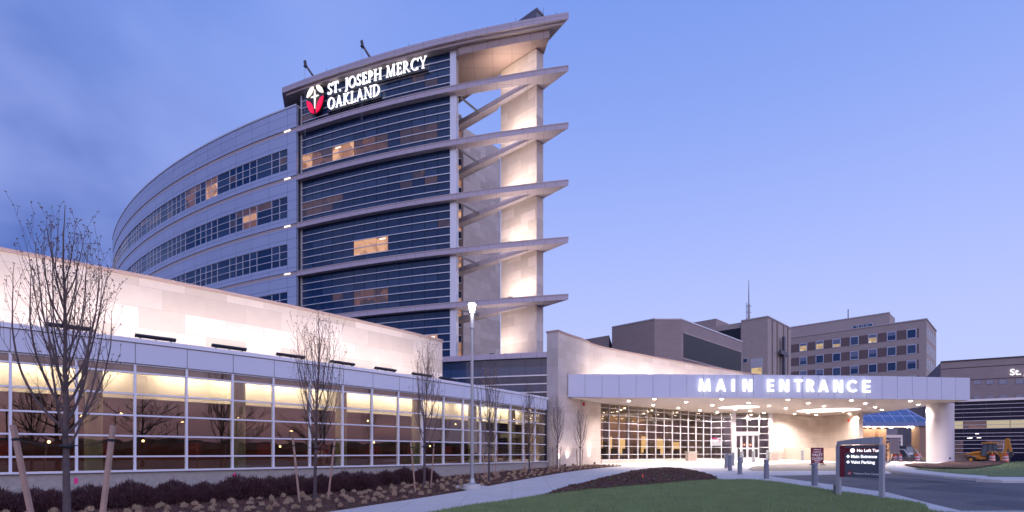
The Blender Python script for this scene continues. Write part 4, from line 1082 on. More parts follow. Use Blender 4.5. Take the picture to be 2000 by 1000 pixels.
# MAIN ENTRANCE over the canopy
t = thing('canopy_sign', 'white illuminated block capitals MAIN ENTRANCE on the canopy fascia', 'sign', (21, 36.6, CZ+4.0))
for ch, xa, xb in (('M',1364,1387.5),('A',1397.5,1417.5),('I',1429,1434.6),('N',1450.5,1468.5),('E',1498,1511),('N',1522,1540.5),('T',1551,1567),('R',1574.5,1590),('A',1598,1617.5),('N',1627.5,1645.5),('C',1654,1674),('E',1684.5,1699)):
    a = CAN.s_at_px(xa, 1, 28.5, .1); b = CAN.s_at_px(xb, 1, 28.5, .1); wd, st = SANS[ch]; h = .84
    mb = MB(); glyph_mesh(mb, st, h, .10, sx=(b-a)/(wd*h), ox=-(b-a)/2); lt = mb.build('letter', SIGNW); place_on(lt, CAN, (a+b)/2, .09, CZ+4.15, t)
    mb = MB(); glyph_mesh(mb, st, h*.98, .05, sx=(b-a)/(wd*h), ox=-(b-a)/2, oy=.01); bk = mb.build('letter_back', GREYMETAL); place_on(bk, CAN, (a+b)/2, .03, CZ+4.15, t)
    bk.parent = t

# hospital name and emblem high on the tower glass
t = thing('tower_sign', 'tall white serif capitals naming the hospital with a round emblem, high on the glass tower', 'sign', (*TOW.at(20), CZ+31))
def word(txt, x0, x1, z, h):
    a = TOW.s_at_px(x0, 8, 27, -.1); b = TOW.s_at_px(x1, 8, 27, -.1); tot = 0
    gaps = .10
    for ch in txt: tot += (.38 if ch == ' ' else SERIF[ch][0]+gaps)
    sc = abs(a-b)/(tot*h); pos = a
    for ch in txt:
        if ch == ' ': pos -= .38*h*sc; continue
        wd, st = SERIF[ch]; W_ = wd*h*sc
        mb = MB(); glyph_mesh(mb, st, h, .12, sx=sc, ox=-W_/2); lt = mb.build('letter', SIGNW); place_on(lt, TOW, pos-W_/2, -.15, z, t)
        pos -= (wd+gaps)*h*sc
word('ST. JOSEPH MERCY', 640.5, 835, CZ+31.85, .95); word('OAKLAND', 640.5, 744, CZ+30.52, .98)
for (xa, xb, z0, z1) in ((640, 836, 31.72, 31.84), (640, 745, 30.38, 30.5)):
    mb = MB(); a = TOW.s_at_px(xb, 8, 27, -.3); b = TOW.s_at_px(xa, 8, 27, -.3)
    mb.sweep(TOW, a, b, [(-.22, CZ+z0), (-.22, CZ+z1), (-.40, CZ+z1), (-.40, CZ+z0)], step=1); mb.build('raceway', SIGNBACK, t)
se = TOW.s_at_px(615.5, 8, 28, -.1)
def emblem():
    cz = CZ + (884-188.8)/F*TOW.at(se, -.1)[1]
    def petal(sx, top, m):
        rx, ry = .96, (1.02 if top else 1.50); sy = 1 if top else -1; pts = []
        for k in range(13):
            a = R(7 + 75*k/12); pts.append((sx*rx*math.cos(a), sy*ry*math.sin(a)))
        p0 = pts[-1]; p1 = pts[0]; c = (sx*rx*.24, sy*ry*.24)
        for k in range(1, 10):
            u = k/10; pts.append(((1-u)**2*p0[0]+2*u*(1-u)*c[0]+u*u*p1[0], (1-u)**2*p0[1]+2*u*(1-u)*c[1]+u*u*p1[1]))
        mb = MB(); mb.prism(pts, 0, .10); o = mb.build('emblem_petal', m); place_on(o, TOW, se, -.12, cz, t)
    petal(-1, True, SIGNC); petal(1, True, SIGNC); petal(-1, False, SIGNR); petal(1, False, SIGNR)
    st = []
    for (ang, r) in ((90, .62), (45, .075), (0, .46), (-45, .075), (-90, 1.1), (-135, .075), (180, .46), (135, .075)): st.append((r*math.cos(R(ang)), r*math.sin(R(ang))))
    mb = MB(); mb.prism(st, 0, .13); o = mb.build('emblem_star', SIGNC); place_on(o, TOW, se, -.12, cz, t)
    disc = [(1.0*math.cos(R(a)), (1.06 if a < 180 else 1.55)*math.sin(R(a))) for a in range(0, 360, 10)]
    mb = MB(); mb.prism(disc, 0, .12); o = mb.build('emblem_backing', SIGNBACK); place_on(o, TOW, se, -.27, cz, t)
emblem()

def text_mesh(name, txt, size, m, ext=.008, bold=.0, align='LEFT'):
    c = bpy.data.curves.new(name, 'FONT'); c.body = txt; c.size = size; c.extrude = ext; c.offset = bold; c.align_x = align; c.resolution_u = 3
    o = bpy.data.objects.new(name, c); COL.objects.link(o); dg = bpy.context.evaluated_depsgraph_get()
    me = bpy.data.meshes.new_from_object(o.evaluated_get(dg)); bpy.data.objects.remove(o); me.materials.clear(); me.materials.append(m)
    q = bpy.data.objects.new(name, me); COL.objects.link(q); return q
def put(o, parent, M):
    o.parent = parent
    o.matrix_parent_inverse = BASE[parent.name].inverted(); o.matrix_basis = M

# ================================================================ BUILDINGS BEHIND
def prism_part(name, poly, z0, z1, m, parent):
    mb = MB(); mb.prism(poly, z0, z1); return mb.build(name, m, parent)
def punched_window(W, t0, t1, z0, z1, parent, pane=PANE, fr=ALUBLUE, name='window', fw=.12):
    f = MB()
    f.slab(W, t0, t0+fw, 0, .06, z0, z1); f.slab(W, t1-fw, t1, 0, .06, z0, z1)
    f.slab(W, t0+fw, t1-fw, 0, .06, z0, z0+fw); f.slab(W, t0+fw, t1-fw, 0, .06, z1-fw, z1)
    p = MB(); p.slab(W, t0+fw, t1-fw, .0, .025, z0+fw, z1-fw); w = p.build(name, pane, parent); f.build('frame', fr, w)
    return w
gz = -1.6+CZ
def brick_tower():
    K = Vector((96.5, 124.0)); dL = Vector((-.721, .693)); dRt = Vector((.70, .714))
    t = thing('brick_tower', 'tan brick hospital block with dark bands between small white framed windows', 'building', (K.x, K.y, gz))
    LW = Wall(K, K + dL*60); RW = Wall(K, K + dRt*17.5); H_ = CZ+31.0
    q = K + dL*60
    prism_part('wall', [tuple(K), tuple(q), tuple(q + dRt*17.5), tuple(K + dRt*17.5)], gz, H_, BRICK, t)
    c = MB()
    c.slab(LW, -.15, 60, -.25, .15, H_+.003, H_+.28); c.slab(RW, .3, 17.5, -.25, .15, H_+.004, H_+.282); c.build('coping', mat('pale_coping', (.45, .40, .40), .6), t)
    px = [1569,1601,1634,1668.7,1704.5,1741.5,1780.4]
    rd = random.Random(2)
    for r, zc in enumerate((28.1, 24.45, 20.75, 17.0)):
        b = MB(); b.slab(LW, 1.4, 52, 0, .012, CZ+zc-1.1, CZ+zc+1.1); b.build('brick_band', BRICKD, t)
        for i, x in enumerate(px):
            tt = LW.t_px(x); lit = (r == 0 and i in (0, 1, 2, 4)) or (r == 2 and i == 0)
            W_ = .95
            f = MB(); z0, z1 = CZ+zc-1.1, CZ+zc+1.1; fw = .16; t0, t1 = tt-W_, tt+W_
            f.slab(LW, t0, t0+fw, .012, .10, z0, z1); f.slab(LW, t1-fw, t1, .012, .10, z0, z1); f.slab(LW, t0+fw, t1-fw, .012, .10, z0, z0+fw); f.slab(LW, t0+fw, t1-fw, .012, .10, z1-fw, z1)
            p = MB(); p.slab(LW, t0+fw, t1-fw, .012, .04, z0+fw, z1-fw)
            w_ = p.build('window', PANELIT if lit else (PANE if rd.random() < .6 else CURTAIN2), t); f.build('frame', ALUBLUE, w_)
            if lit or rd.random() < .5:
                s2 = MB(); s2.slab(LW, t0+fw, t1-fw, .042, .05, (z0+z1)/2+rd.uniform(-.3, .4), z1-fw); s2.build('blind', mat('blind', (.16, .20, .30), .7), w_)
        for i in range(5):
            tt = 2.2+3.1*i; punched_window(RW, tt-.7, tt+.7, CZ+zc-1.25, CZ+zc+1.25, t, fw=.1)
    # penthouse
    K2 = Vector((95.7, 135.0)); LW2 = Wall(K2, K2+dL*50)
    prism_part('penthouse', [tuple(K2), tuple(K2+dL*50), tuple(K2+dL*50+dRt*14), tuple(K2+dRt*7.5)], H_-1, CZ+35.4, BRICK, t)
    c = MB(); c.slab(LW2, -.1, 50, -.2, .12, CZ+35.403, CZ+35.65); c.build('coping', MATS['pale_coping'], t)
    for px_ in (1671, 1680, 1689, 1698): tt = LW2.t_px(px_); z = CZ+32.4; punched_window(LW2, tt-.75, tt+.75, z-1.1, z+1.1, t)
    tt = LW2.t_px(1571); punched_window(LW2, tt-.7, tt+.7, CZ+30.3+.9, CZ+32.5, t)
    m = MB(); x, y = LW2.at(LW2.t_px(1653), -2); m.tube([(x, y, CZ+35), (x, y, CZ+38.5)], .12, 6); m.build('vent_pipe', DARKMETAL, t)
brick_tower()
def chapel():
    K = Vector((41.3, 86.0)); dl = Vector((-.721, .693)); dr = Vector((.70, .714))
    t = thing('chapel_tower', 'square tan brick tower with vertical ribs and a tall dark metal cross', 'building', (K.x, K.y, gz))
    q = K+dl*9; H_ = CZ+21.9
    LW = Wall(K, K+dl*20); RW = Wall(K, K+dr*11.5)
    prism_part('wall', [tuple(K), tuple(K+dl*4.2), tuple(K+dl*4.2+dr*11.5), tuple(K+dr*11.5)], gz, H_, BRICK, t)
    c = MB(); c.slab(LW, -.1, 4.2, -.2, .1, H_+.003, H_+.2); c.slab(RW, .21, 11.5, -.2, .1, H_+.004, H_+.204); c.build('coping', MATS['pale_coping'], t)
    for px_ in (1508, 1517.5, 1530, 1538):
        tt = RW.t_px(px_); m = MB(); m.slab(RW, tt-.16, tt+.16, 0, .14, gz, H_-.05); m.build('rib', mat('rib_brick', (.25, .20, .19), .85), t)
    tt = RW.t_px(1524); m = MB(); zc = RW.zy(1524, 691); m.slab(RW, tt-.34, tt+.34, .35, .75, CZ+12.0, RW.zy(1524, 659)); m.slab(RW, tt-1.9, tt-.34, .36, .74, zc-.32, zc+.32); m.slab(RW, tt+.34, tt+1.9, .36, .74, zc-.32, zc+.32)
    m.slab(RW, tt-.1, tt+.1, .05, .35, zc-.1, zc+.1); m.build('cross', mat('cross_bronze', (.07, .07, .10), .45, metal=.2), t)
    ta, tb = LW.t_px(1466), LW.t_px(1490); ta, tb = min(ta, tb), max(ta, tb); za, zb = LW.zy(1478, 736), LW.zy(1478, 700)
    w = punched_window(LW, ta, tb, za, (za+zb)/2+.1, t, PANELIT, ALUBLUE, fw=.15); m = MB(); m.slab(LW, ta, tb, 0, .05, (za+zb)/2+.12, zb); m.build('window_head_panel', ALUBLUE, t)
    tt = LW.t_px(1455.5); punched_window(LW, tt-.4, tt+.4, LW.zy(1455, 709), LW.zy(1455, 700), t, fw=.08)
chapel()
def link_block():
    K = Vector((41.3, 86.0)); dl = Vector((-.721, .693)); dr = Vector((.70, .714)); P = K+dl*4.25+dr*.6
    t = thing('link_block', 'low brick block with dark louvred openings between the angular building and the ribbed tower', 'building', (P.x, P.y, gz))
    P2 = P+dl*9.5
    prism_part('wall', [tuple(P), tuple(P2), tuple(P2+dr*9), tuple(P+dr*9)], gz, CZ+21.9, BRICK, t)
    LW = Wall(P, P2); m = MB(); m.slab(LW, .3, 4.3, 0, .06, CZ+17.4, CZ+21.0); m.slab(LW, 4.9, 8.8, 0, .06, CZ+17.4, CZ+21.0); m.build('louvre', LOUVRE, t)
    P3 = P+dl*5+dr*1.2; prism_part('penthouse', [tuple(P3), tuple(P3+dl*9), tuple(P3+dl*9+dr*6), tuple(P3+dr*6)], CZ+20, CZ+23.6, BRICKR, t)
link_block()
def angular():
    P = [(13.6,72.5),(18.2,68),(21.6,68.0),(35.4,81.9)]
    t = thing('angular_brick_building', 'faceted brown brick building with one long black louvred opening', 'building', (21.6, 68, gz)); H_ = CZ+17.0
    prism_part('wall', P + [(30, 88), (16, 84)], gz, H_, BRICKR, t)
    c = MB()
    for a, b in zip(P, P[1:]):
        w = Wall(a, b); c.slab(w, 0.02, w.len-.02, -.25, .06, H_+.003, H_+.16)
    c.build('coping', ALUBLUE, t)
    w = Wall(P[2], P[3]); ta, tb = sorted((w.t_px(1335), w.t_px(1447))); tb = min(tb, w.len-.4)
    z1 = w.zy(1335, 651.5); z0 = w.zy(1335, 699); m = MB(); m.slab(w, ta, tb, 0, .05, z0, z1); m.build('louvre', LOUVRE, t)
    m = MB(); m.slab(w, ta-.25, tb+.25, 0, .09, z1, z1+.22); m.slab(w, ta-.25, tb+.25, 0, .09, z0-.22, z0); m.build('opening_frame', BRICK, t)
    prism_part('lower_block', [(9.5,77), (13.4,73.5), (16.1, 84.2), (12, 88)], gz, CZ+16.2, BRICKR, t)
angular()
def mast():
    Y = 96.0; X = (1462.5-1000)/F*Y; zt = CZ+(884-547)/F*Y; zb = CZ+(884-640)/F*Y
    t = thing('radio_mast', 'thin radio mast rising above the ribbed brick tower', 'mast', (X, Y, zb-2))
    m = MB(); m.tube([(X, Y, zb-2), (X, Y, zb+4.2)], .22, 8); m.build('lower_mast', GREYMETAL, t)
    m = MB(); m.tube([(X, Y, zb+4.2), (X, Y, zt)], [.12, .05], 6); m.build('upper_mast', GREYMETAL, t)
    for dz in (.5, 1.6, 2.8, 3.9):
        m = MB(); m.tube([(X-.45, Y, zb+dz), (X+.45, Y, zb+dz)], .06, 6); m.tube([(X-.45, Y, zb+dz-.5), (X-.45, Y, zb+dz+.6)], .06, 6); m.build('antenna_arm', GREYMETAL, t)
mast()
def right_brick():
    P, Q = Vector((80.5, 100)), Vector((93, 93)); d = (Q-P).normalized(); Q = P + d*46
    t = thing('long_brick_building', 'long brown brick building with small blue windows at the right edge', 'building', (P.x, P.y, gz)); H_ = CZ+16.9
    prism_part('wall', [tuple(P), tuple(Q), tuple(Q+Vector((12, 18))), tuple(P+Vector((14, 22)))], gz, H_, BRICKR, t); W_ = Wall(P, Q)
    m = MB(); m.slab(W_, 0, W_.len, -.2, .1, H_+.003, H_+.25); m.build('coping', DARKMETAL, t)
    for z in (H_-1.3, H_-3.6): m = MB(); m.slab(W_, 0, W_.len, 0, .03, z, z+.12); m.build('string_course', mat('course', (.06, .035, .04), .8), t)
    for px_ in (1883, 1908.6, 1933.5, 1958.6, 1991.5, 2020):
        for py_ in (746.5, 778):
            tt = W_.t_px(px_); z = W_.zy(px_, py_-(px_-1908)*.02); punched_window(W_, tt-.55, tt+.55, z-.42, z+.42, t, mat('blue_pane', (.05, .12, .24), .08, spec=.9), mat('blue_frame', (.22, .27, .38), .5), fw=.06)
    s = thing('building_sign', 'small white illuminated letters high on the brick building at the right edge', 'sign', (*W_.at(W_.t_px(1990), .2), CZ+12.6))
    o = text_mesh('lettering', 'St. Joseph', 1.55, SIGNW, .05, .02); x, y = W_.at(W_.t_px(1971.5), .15); z = W_.zy(1972, 733)
    dd = Vector((W_.d.x, W_.d.y, 0)); dd = dd if dd.x > 0 else -dd; n_ = Vector((W_.n.x, W_.n.y, 0)); M = Matrix((dd, Vector((0, 0, 1)), n_)).transposed().to_4x4(); M.translation = Vector((x, y, z)); put(o, s, M)
    # lower glass building in front
    P, Q = Vector(((1838-1000)/F*88, 88.0)), Vector(((2000-1000)/F*83, 83.0)); d = (Q-P).normalized(); Q = P+d*40
    t = thing('striped_glass_building', 'low dark glass building striped with thin white horizontal bars and one lit storey', 'building', (P.x, P.y, gz)); W_ = Wall(P, Q); H_ = CZ+8.55
    prism_part('core_wall', [tuple(P), tuple(Q), tuple(Q+Vector((6, 9))), tuple(P+Vector((6, 10)))], gz-.3, H_-.3, SIGNBACK, t)
    m = MB(); m.slab(W_, -.1, W_.len, -.2, .25, H_-.3, H_+.05); m.build('roof_edge', ALUBLUE, t)
    z0 = gz; nb = 14
    yl = [791.5, 799.5, 807, 815.5, 822.5, 830.5, 837.5, 846.5, 853, 860.5, 868, 876, 884]
    zs = [W_.zy(1870, y) for y in yl]
    for j in range(nb):
        a, b = W_.len*j/nb, W_.len*(j+1)/nb; p = MB(); edges = [H_-.3] + zs + [gz+.1]
        for r in range(len(edges)-1):
            lit = r in (5, 6); mi = 1 if lit and (j % 3 != 1) else (2 if lit else (3 if r > 9 and j % 2 == 0 else 0))
            p.slab(W_, a+.04, b-.04, .02, .05, edges[r+1], edges[r], mi=mi)
        p.build('window', [mat('striped_glass', (.008, .012, .035), .15, spec=.12), mat('office_glow', (.3, .3, .2), .4, emis=(.62, .50, .24), es=.55), DIM, FAINT], t)
    for z in zs: m = MB(); m.slab(W_, 0, W_.len, .06, .12, z-.04, z+.04); m.build('white_bar', mat('bar_white', (.62, .56, .62), .4), t)
    rd = random.Random(4)
    for q in range(9):
        a = rd.uniform(1, 16); z = rd.uniform(W_.zy(1870, 858), W_.zy(1870, 840)); m = MB(); m.slab(W_, a, a+rd.uniform(.3, .9), .052, .06, z, z+.12); m.build('lit_fitting', SKYLT, t)
right_brick()
def skylight():
    Y = 72.0; k = lambda px, y=Y: (px-1000)/F*y
    xl, xr = k(1640), k(1816, 70); t = thing('skylight_porch', 'side porch under a blue glass pyramid skylight with rows of bright lamps', 'porch', (k(1745), Y, gz))
    ze = CZ+(884-824)/F*70; zr = CZ+(884-799)/F*74
    m = MB(); m.box(xl, xr, 69.5, 80, ze-.55, ze); m.build('eave_beam', mat('eave_blue', (.16, .22, .42), .5), t)
    A_, B_, C_, D_ = (xl, 69.8, ze), (xr-.2, 69.8, ze), (xr-.2, 79.5, ze), (xl, 79.5, ze); r0, r1 = (k(1640, 74.5), 74.6, zr), (k(1771, 74.5), 74.6, zr)
    g = MB(); g.add([A_, B_, C_, D_, r0, r1], [(0, 1, 5, 4), (1, 2, 5), (2, 3, 4, 5)]); g.build('glass_roof', SKYBLUE, t)
    f = MB(); L2 = lambda a, b, u: Vector(a).lerp(Vector(b), u)
    for u in (.06, .2, .34, .48, .62, .76, .9): f.tube([L2(A_, B_, u*.93), L2(r0, r1, min(u*1.12, 1))], .06, 5)
    f.tube([B_, r1], .10, 6); f.tube([C_, r1], .10, 6); f.tube([r0, r1], .10, 6); f.tube([L2(A_, r0, .45), L2(B_, r1, .45)], .05, 5); f.tube([L2(B_, r1, .45), L2(C_, r1, .45)], .05, 5)
    f.build('glazing_bars', mat('bar_blue', (.45, .52, .75), .4), t)
    m = MB(); m.box(xl, xr+3, 80.02, 80.5, gz, CZ+11.0); m.build('rear_wall', mat('rear_wall_grey', (.27, .25, .28), .8, noise_=(.3, .4, (.2, .19, .22))), t)
    m = MB(); m.box(xl, xr, 78.5, 79.2, gz, ze-.6); m.build('porch_wall', mat('porch_wall', (.40, .37, .42), .8), t)
    for px_ in (1683, 1697, 1719): x = k(px_, 74); m = MB(); m.box(x-.5, x+.5, 73.5, 74.5, gz, ze-.56); m.build('brown_column', mat('brown_column', (.30, .19, .14), .7), t)
    for px_, w_ in ((1803, .8),): x = k(px_, 70.2); m = MB(); m.box(x-w_, x+w_, 69.8, 71.2, gz, ze-.56); m.build('brown_column', mat('brown_column', (.30, .19, .14), .7), t)
    # door in the porch wall
    x0, x1 = k(1724, 78.4), k(1762, 78.4); m = MB(); m.box(x0, x1, 78.3, 78.45, gz, CZ+2.6); dr = m.build('door_surround', ALUBLUE, t)
    m = MB(); m.box(x0+.35, x1-.35, 78.2, 78.28, gz, CZ+2.2); m.build('door_glass', CURTAIN, dr)
    m = MB(); m.box(x0+.5, x0+1.3, 78.1, 78.18, gz+.4, CZ+1.5); m.build('lit_pane', LIT, dr)
    for i in range(6): m = MB(); m.box(x0+.36, x1-.36, 78.12, 78.19, CZ-1.3+.62*i, CZ-1.24+.62*i); m.build('door_bar', ALU, dr)
    # bright lamps under the eave
    for px_, yy in ((1695, 71), (1708, 72), (1724, 71.5), (1740, 72), (1773, 71), (1781, 71), (1789, 71.5)):
        x = k(px_, yy); m = MB(); m.lathe((x, yy, ze-.72), [(.06, 0), (.22, .05), (.24, .15)], 14); m.build('lamp', LAMPGLOW, t)
    m = MB(); m.box(k(1680, 71), k(1802, 71), 70.9, 71.1, ze-.62, ze-.56); m.build('lamp_strip', mat('strip_warm', (1, 1, 1), .5, emis=(1, .75, .5), es=5), t)
    la = bpy.data.lights.new('porch_lamp', 'AREA'); la.shape = 'RECTANGLE'; la.size = 8; la.size_y = 3; la.energy = 700; la.color = (1, .76, .52)
    lo = bpy.data.objects.new('porch_lamp', la); COL.objects.link(lo); lo.location = (k(1745, 73), 74, ze-.8)
skylight()

# ================================================================ OBJECTS
def bollards():
    L = [(1591, 951, 'nearest grey bollard, just left of the directory sign'), (1497, 937, 'second nearest grey bollard, alone between two gaps at the road edge'), (1445, 928, 'third nearest grey bollard, in front of the small white notice'),
         (1425.8, 921, 'middle one of the tight cluster of three bollards left of the doors'), (1418.3, 915, 'leftmost bollard of the tight cluster left of the doors'), (1431, 910.5, 'farthest bollard of the tight cluster left of the doors'),
         (1471.5, 904, 'bollard standing directly before the sliding doors'), (1499, 900.5, 'bollard right of the doors beside the stone litter box'), (1567, 900.8, 'small far bollard before the side stone wall'), (1449, 906, 'far bollard half hidden behind the third nearest one')]
    root = None
    for i, (px, py, lab) in enumerate(L):
        x, y, z = Gz(px, py)
        if root is None:
            root = thing('bollard', lab, 'bollard', (0, 0, 0), 'bollards along the drop-off')
            m = MB(); m.lathe((0, 0, 0), [(.115, -.1), (.115, .74), (.10, .75), (.10, .80), (.115, .81), (.118, .91), (.10, .945), (.03, .96)], 28); m.build('post', BOLLARD, root, smooth=True, local=True)
            m = MB(); m.lathe((0, 0, 0), [(.26, -.05), (.26, .045), (.24, .05)], 28); m.build('footing', CONCRETE_P, root, local=True)
            root.location = (x, y, z)
        else: dup(root, (x, y, z), 0, lab)
bollards()

def lamp_post():
    x, y, z = Gz(922, 956)
    t = thing('street_lamp', 'tall slim grey lamp post with a glowing tapered lantern on a round concrete base', 'street lamp', (x, y, z))
    m = MB(); m.lathe((x, y, z-.2), [(.34, 0), (.34, .36), (.31, .40)], 36); m.build('concrete_base', CONCRETE_P, t, smooth=True)
    m = MB(); m.lathe((x, y, z+.2), [(.17, 0), (.17, .03), (.12, .06), (.10, .14), (.085, .22)], 20)
    for a in range(4): m.lathe((x+.13*math.cos(a*1.57+.7), y+.13*math.sin(a*1.57+.7), z+.2), [(.02, 0), (.02, .07)], 8)
    m.build('base_plate', POLE, t, smooth=True)
    zl = CZ + (884-610)/F*y; zt_ = CZ + (884-590)/F*y
    m = MB(); m.lathe((x, y, z+.3), [(.07, 0), (.052, zl-z-.9), (.052, zl-z-.75)], 20); m.lathe((x, y, zl-.62), [(.08, 0), (.08, .55), (.06, .62)], 20); m.build('pole', POLE, t, smooth=True)
    m = MB(); m.lathe((x, y, zl), [(.07, 0), (.08, .03), (.14, zt_-zl-.1), (.14, zt_-zl-.09)], 20); gl = m.build('lantern', mat('lantern_glow', (1, 1, 1), .3, emis=(1, .93, .72), es=14), t, smooth=True)
    m = MB(); m.lathe((x, y, zt_-.09), [(.18, 0), (.18, .03), (.08, .08), (.02, .09)], 24); m.build('lantern_cap', POLE, t, smooth=True)
    for k in range(4):
        a = k*1.5708+.5; m = MB(); m.tube([(x+.09*math.cos(a), y+.09*math.sin(a), zl-.02), (x+.165*math.cos(a), y+.165*math.sin(a), zt_-.08)], .012, 6); m.build('lantern_rib', POLE, t)
    la = bpy.data.lights.new('street_lamp_light', 'POINT'); la.energy = 60; la.color = (1, .88, .70); la.shadow_soft_size = .15
    lo = bpy.data.objects.new('street_lamp_light', la); COL.objects.link(lo); lo.location = (x, y-.3, zl+.2)
    drape('lamp_pad', [G(884, 952), G(905, 947), G(948, 950), G(975, 956), G(960, 962), G(925, 962)], .034, CONCRETE_P)
lamp_post()

def directory_sign():
    A_ = Vector(G(1638, 968)); B_ = Vector(G(1722.5, 975)); W_ = Wall(A_, B_); z0 = zg(*A_)-.1
    t = thing('directory_sign', 'grey and maroon directory sign with glowing directions on two square posts', 'sign', (*((A_+B_)/2), zg(*((A_+B_)/2))))
    yA, yB = A_.y, B_.y; zt = CZ+(884-869)/F*yA; zb = CZ-(931-884)/F*yA
    for tt in (0, W_.len): m = MB(); m.slab(W_, tt-.06, tt+.06, -.07, .07, z0, zt+.0); m.build('post', SIGNGREY, t)
    m = MB(); m.slab(W_, .065, W_.len-.065, -.05, .05, zb, zt-.02); pn = m.build('panel', SLATE, t)
    m = MB(); m.slab(W_, .065, .22, .05, .055, zb, zt-.02); m.build('maroon_stripe', MAROON, pn)
    m = MB(); m.slab(W_, .22, W_.len-.065, .05, .055, zt-.27, zt-.10); m.build('maroon_band', MAROON, pn)
    # curved cap
    pts = []
    n = 14; m = MB(); z_l = CZ+(884-862)/F*yA; z_r = CZ+(884-853.5)/F*yB
    for k in range(n+1):
        u = k/n; pts.append((-.02+(W_.len-.0)*u, z_l + (z_r-z_l)*math.sin(u*math.pi/2)))
    V = []
    for (tt, z) in pts: V.append(W_.at(tt, .09)+(zt+.005,)); V.append(W_.at(tt, .09)+(z,))
    for (tt, z) in pts: V.append(W_.at(tt, -.09)+(zt+.005,)); V.append(W_.at(tt, -.09)+(z,))
    o_ = 2*(n+1); Fc = []
    for k in range(n):
        a = 2*k; Fc += [(a, a+2, a+3, a+1), (o_+a, o_+a+1, o_+a+3, o_+a+2), (a+1, a+3, o_+a+3, o_+a+1), (a, o_+a, o_+a+2, a+2)]
    Fc += [(0, 1, o_+1, o_), (2*n, o_+2*n, o_+2*n+1, 2*n+1)]
    m.add(V, Fc); m.build('cap', SIGNGREY, t)
    dd = Vector((W_.d.x, W_.d.y, 0)); dd = dd if dd.x > 0 else -dd; n_ = Vector((W_.n.x, W_.n.y, 0)); a0 = W_.at(0, .058)
    def txt(s, u, z, size, m_=SIGNW, nm='lettering', al='LEFT'):
        o = text_mesh(nm, s, size, m_, .002, .0035, al); M = Matrix((dd, Vector((0, 0, 1)), n_)).transposed().to_4x4(); p = W_.at(u, .060); M.translation = Vector((p[0], p[1], z)); put(o, t, M); return o
    s_ = 1.0
    txt('No Left Turn', .60, zt-.235, .135); txt('Main Entrance', .42, zt-.43, .135); txt('Valet Parking', .42, zt-.615, .135)
    txt('Tobacco-Free Campus', .50, zb+.10, .088, mat('print_grey', (.6, .6, .65), .5))
    def disc(u, z, r, m_, nn=20, nm='symbol'):
        q = MB(); q.prism([(r*math.cos(2*math.pi*k/nn), r*math.sin(2*math.pi*k/nn)) for k in range(nn)], 0, .006); o = q.build(nm, m_); M = Matrix((dd, Vector((0, 0, 1)), n_)).transposed().to_4x4(); p = W_.at(u, .057); M.translation = Vector((p[0], p[1], z)); put(o, t, M)
    disc(.47, zt-.19, .072, SIGNW); disc(.33, zt-.385, .055, SIGNW, 4); disc(.33, zt-.57, .055, SIGNW, 4)
    disc(.38, zb+.13, .065, mat('print_red', (.55, .03, .03), .5)); 
    for q_, (w_, h_) in enumerate(((.035, .03), (.03, .02))):
        q = MB(); q.box(-w_, w_, -h_/2, h_/2, 0, .004); o = q.build('symbol_mark', MATS['print_grey']); M = Matrix((dd, Vector((0, 0, 1)), n_)).transposed().to_4x4(); p = W_.at(.36+.03*q_, .064+.001*q_); M.translation = Vector((p[0], p[1], zb+.115+.025*q_)); put(o, t, M)
    x, y = W_.at(-.12, .0); m = MB(); m.box(x-.04, x+.04, y-.04, y+.04, z0+.15, z0+.45); m.build('junction_box', GREYMETAL, t)
directory_sign()

def valet_sign():
    x, y, z = Gz(1596, 909)
    t = thing('valet_sign', 'maroon free-standing board reading VALET CLOSED behind a bollard', 'sign', (x, y, z))
    m = MB(); m.box(x-.42, x+.42, y-.02, y+.02, z+.14, z+1.24); pn = m.build('board', MAROON, t)
    m = MB(); m.box(x-.45, x-.42, y-.03, y+.03, z+.05, z+1.26); m.box(x+.42, x+.45, y-.03, y+.03, z+.05, z+1.26); m.box(x-.42, x+.42, y-.03, y+.03, z+1.24, z+1.27); m.build('board_frame', DARKMETAL, t)
    for sx in (-.4, .4): m = MB(); m.tube([(x+sx, y-.35, z+.03), (x+sx, y, z+.10), (x+sx, y+.35, z+.03)], .025, 6); m.build('foot', DARKMETAL, t)
    PW = mat('print_white', (.8, .78, .8), .5)
    for s, dz, sz in (('Welcome to', 1.10, .10), ('St. Joseph Mercy', .94, .085), ('VALET', .66, .27), ('CLOSED', .42, .22), ('Please self park', .32, .07), ('Thank you', .22, .07)):
        o = text_mesh('lettering', s, sz, PW, .002, .004, 'CENTER'); M = Matrix.Rotation(R(90), 4, 'X'); M.translation = Vector((x, y-.024, z+dz)); put(o, t, M)
valet_sign()
# small notice behind the third bollard
x, y, z = Gz(1440.5, 906)
t = thing('notice_stand', 'small white and black notice standing just left of the sliding doors', 'sign', (x, y, z))
m = MB(); m.box(x-.22, x-.02, y-.02, y+.02, z+.35, z+1.2); m.build('white_notice', mat('paper_white', (.8, .78, .75), .6), t)
m = MB(); m.box(x+.0, x+.10, y-.02, y+.02, z+.25, z+1.22); m.build('black_post', DARKMETAL, t); m = MB(); m.box(x-.25, x+.15, y-.15, y+.15, z, z+.03); m.build('foot', DARKMETAL, t)
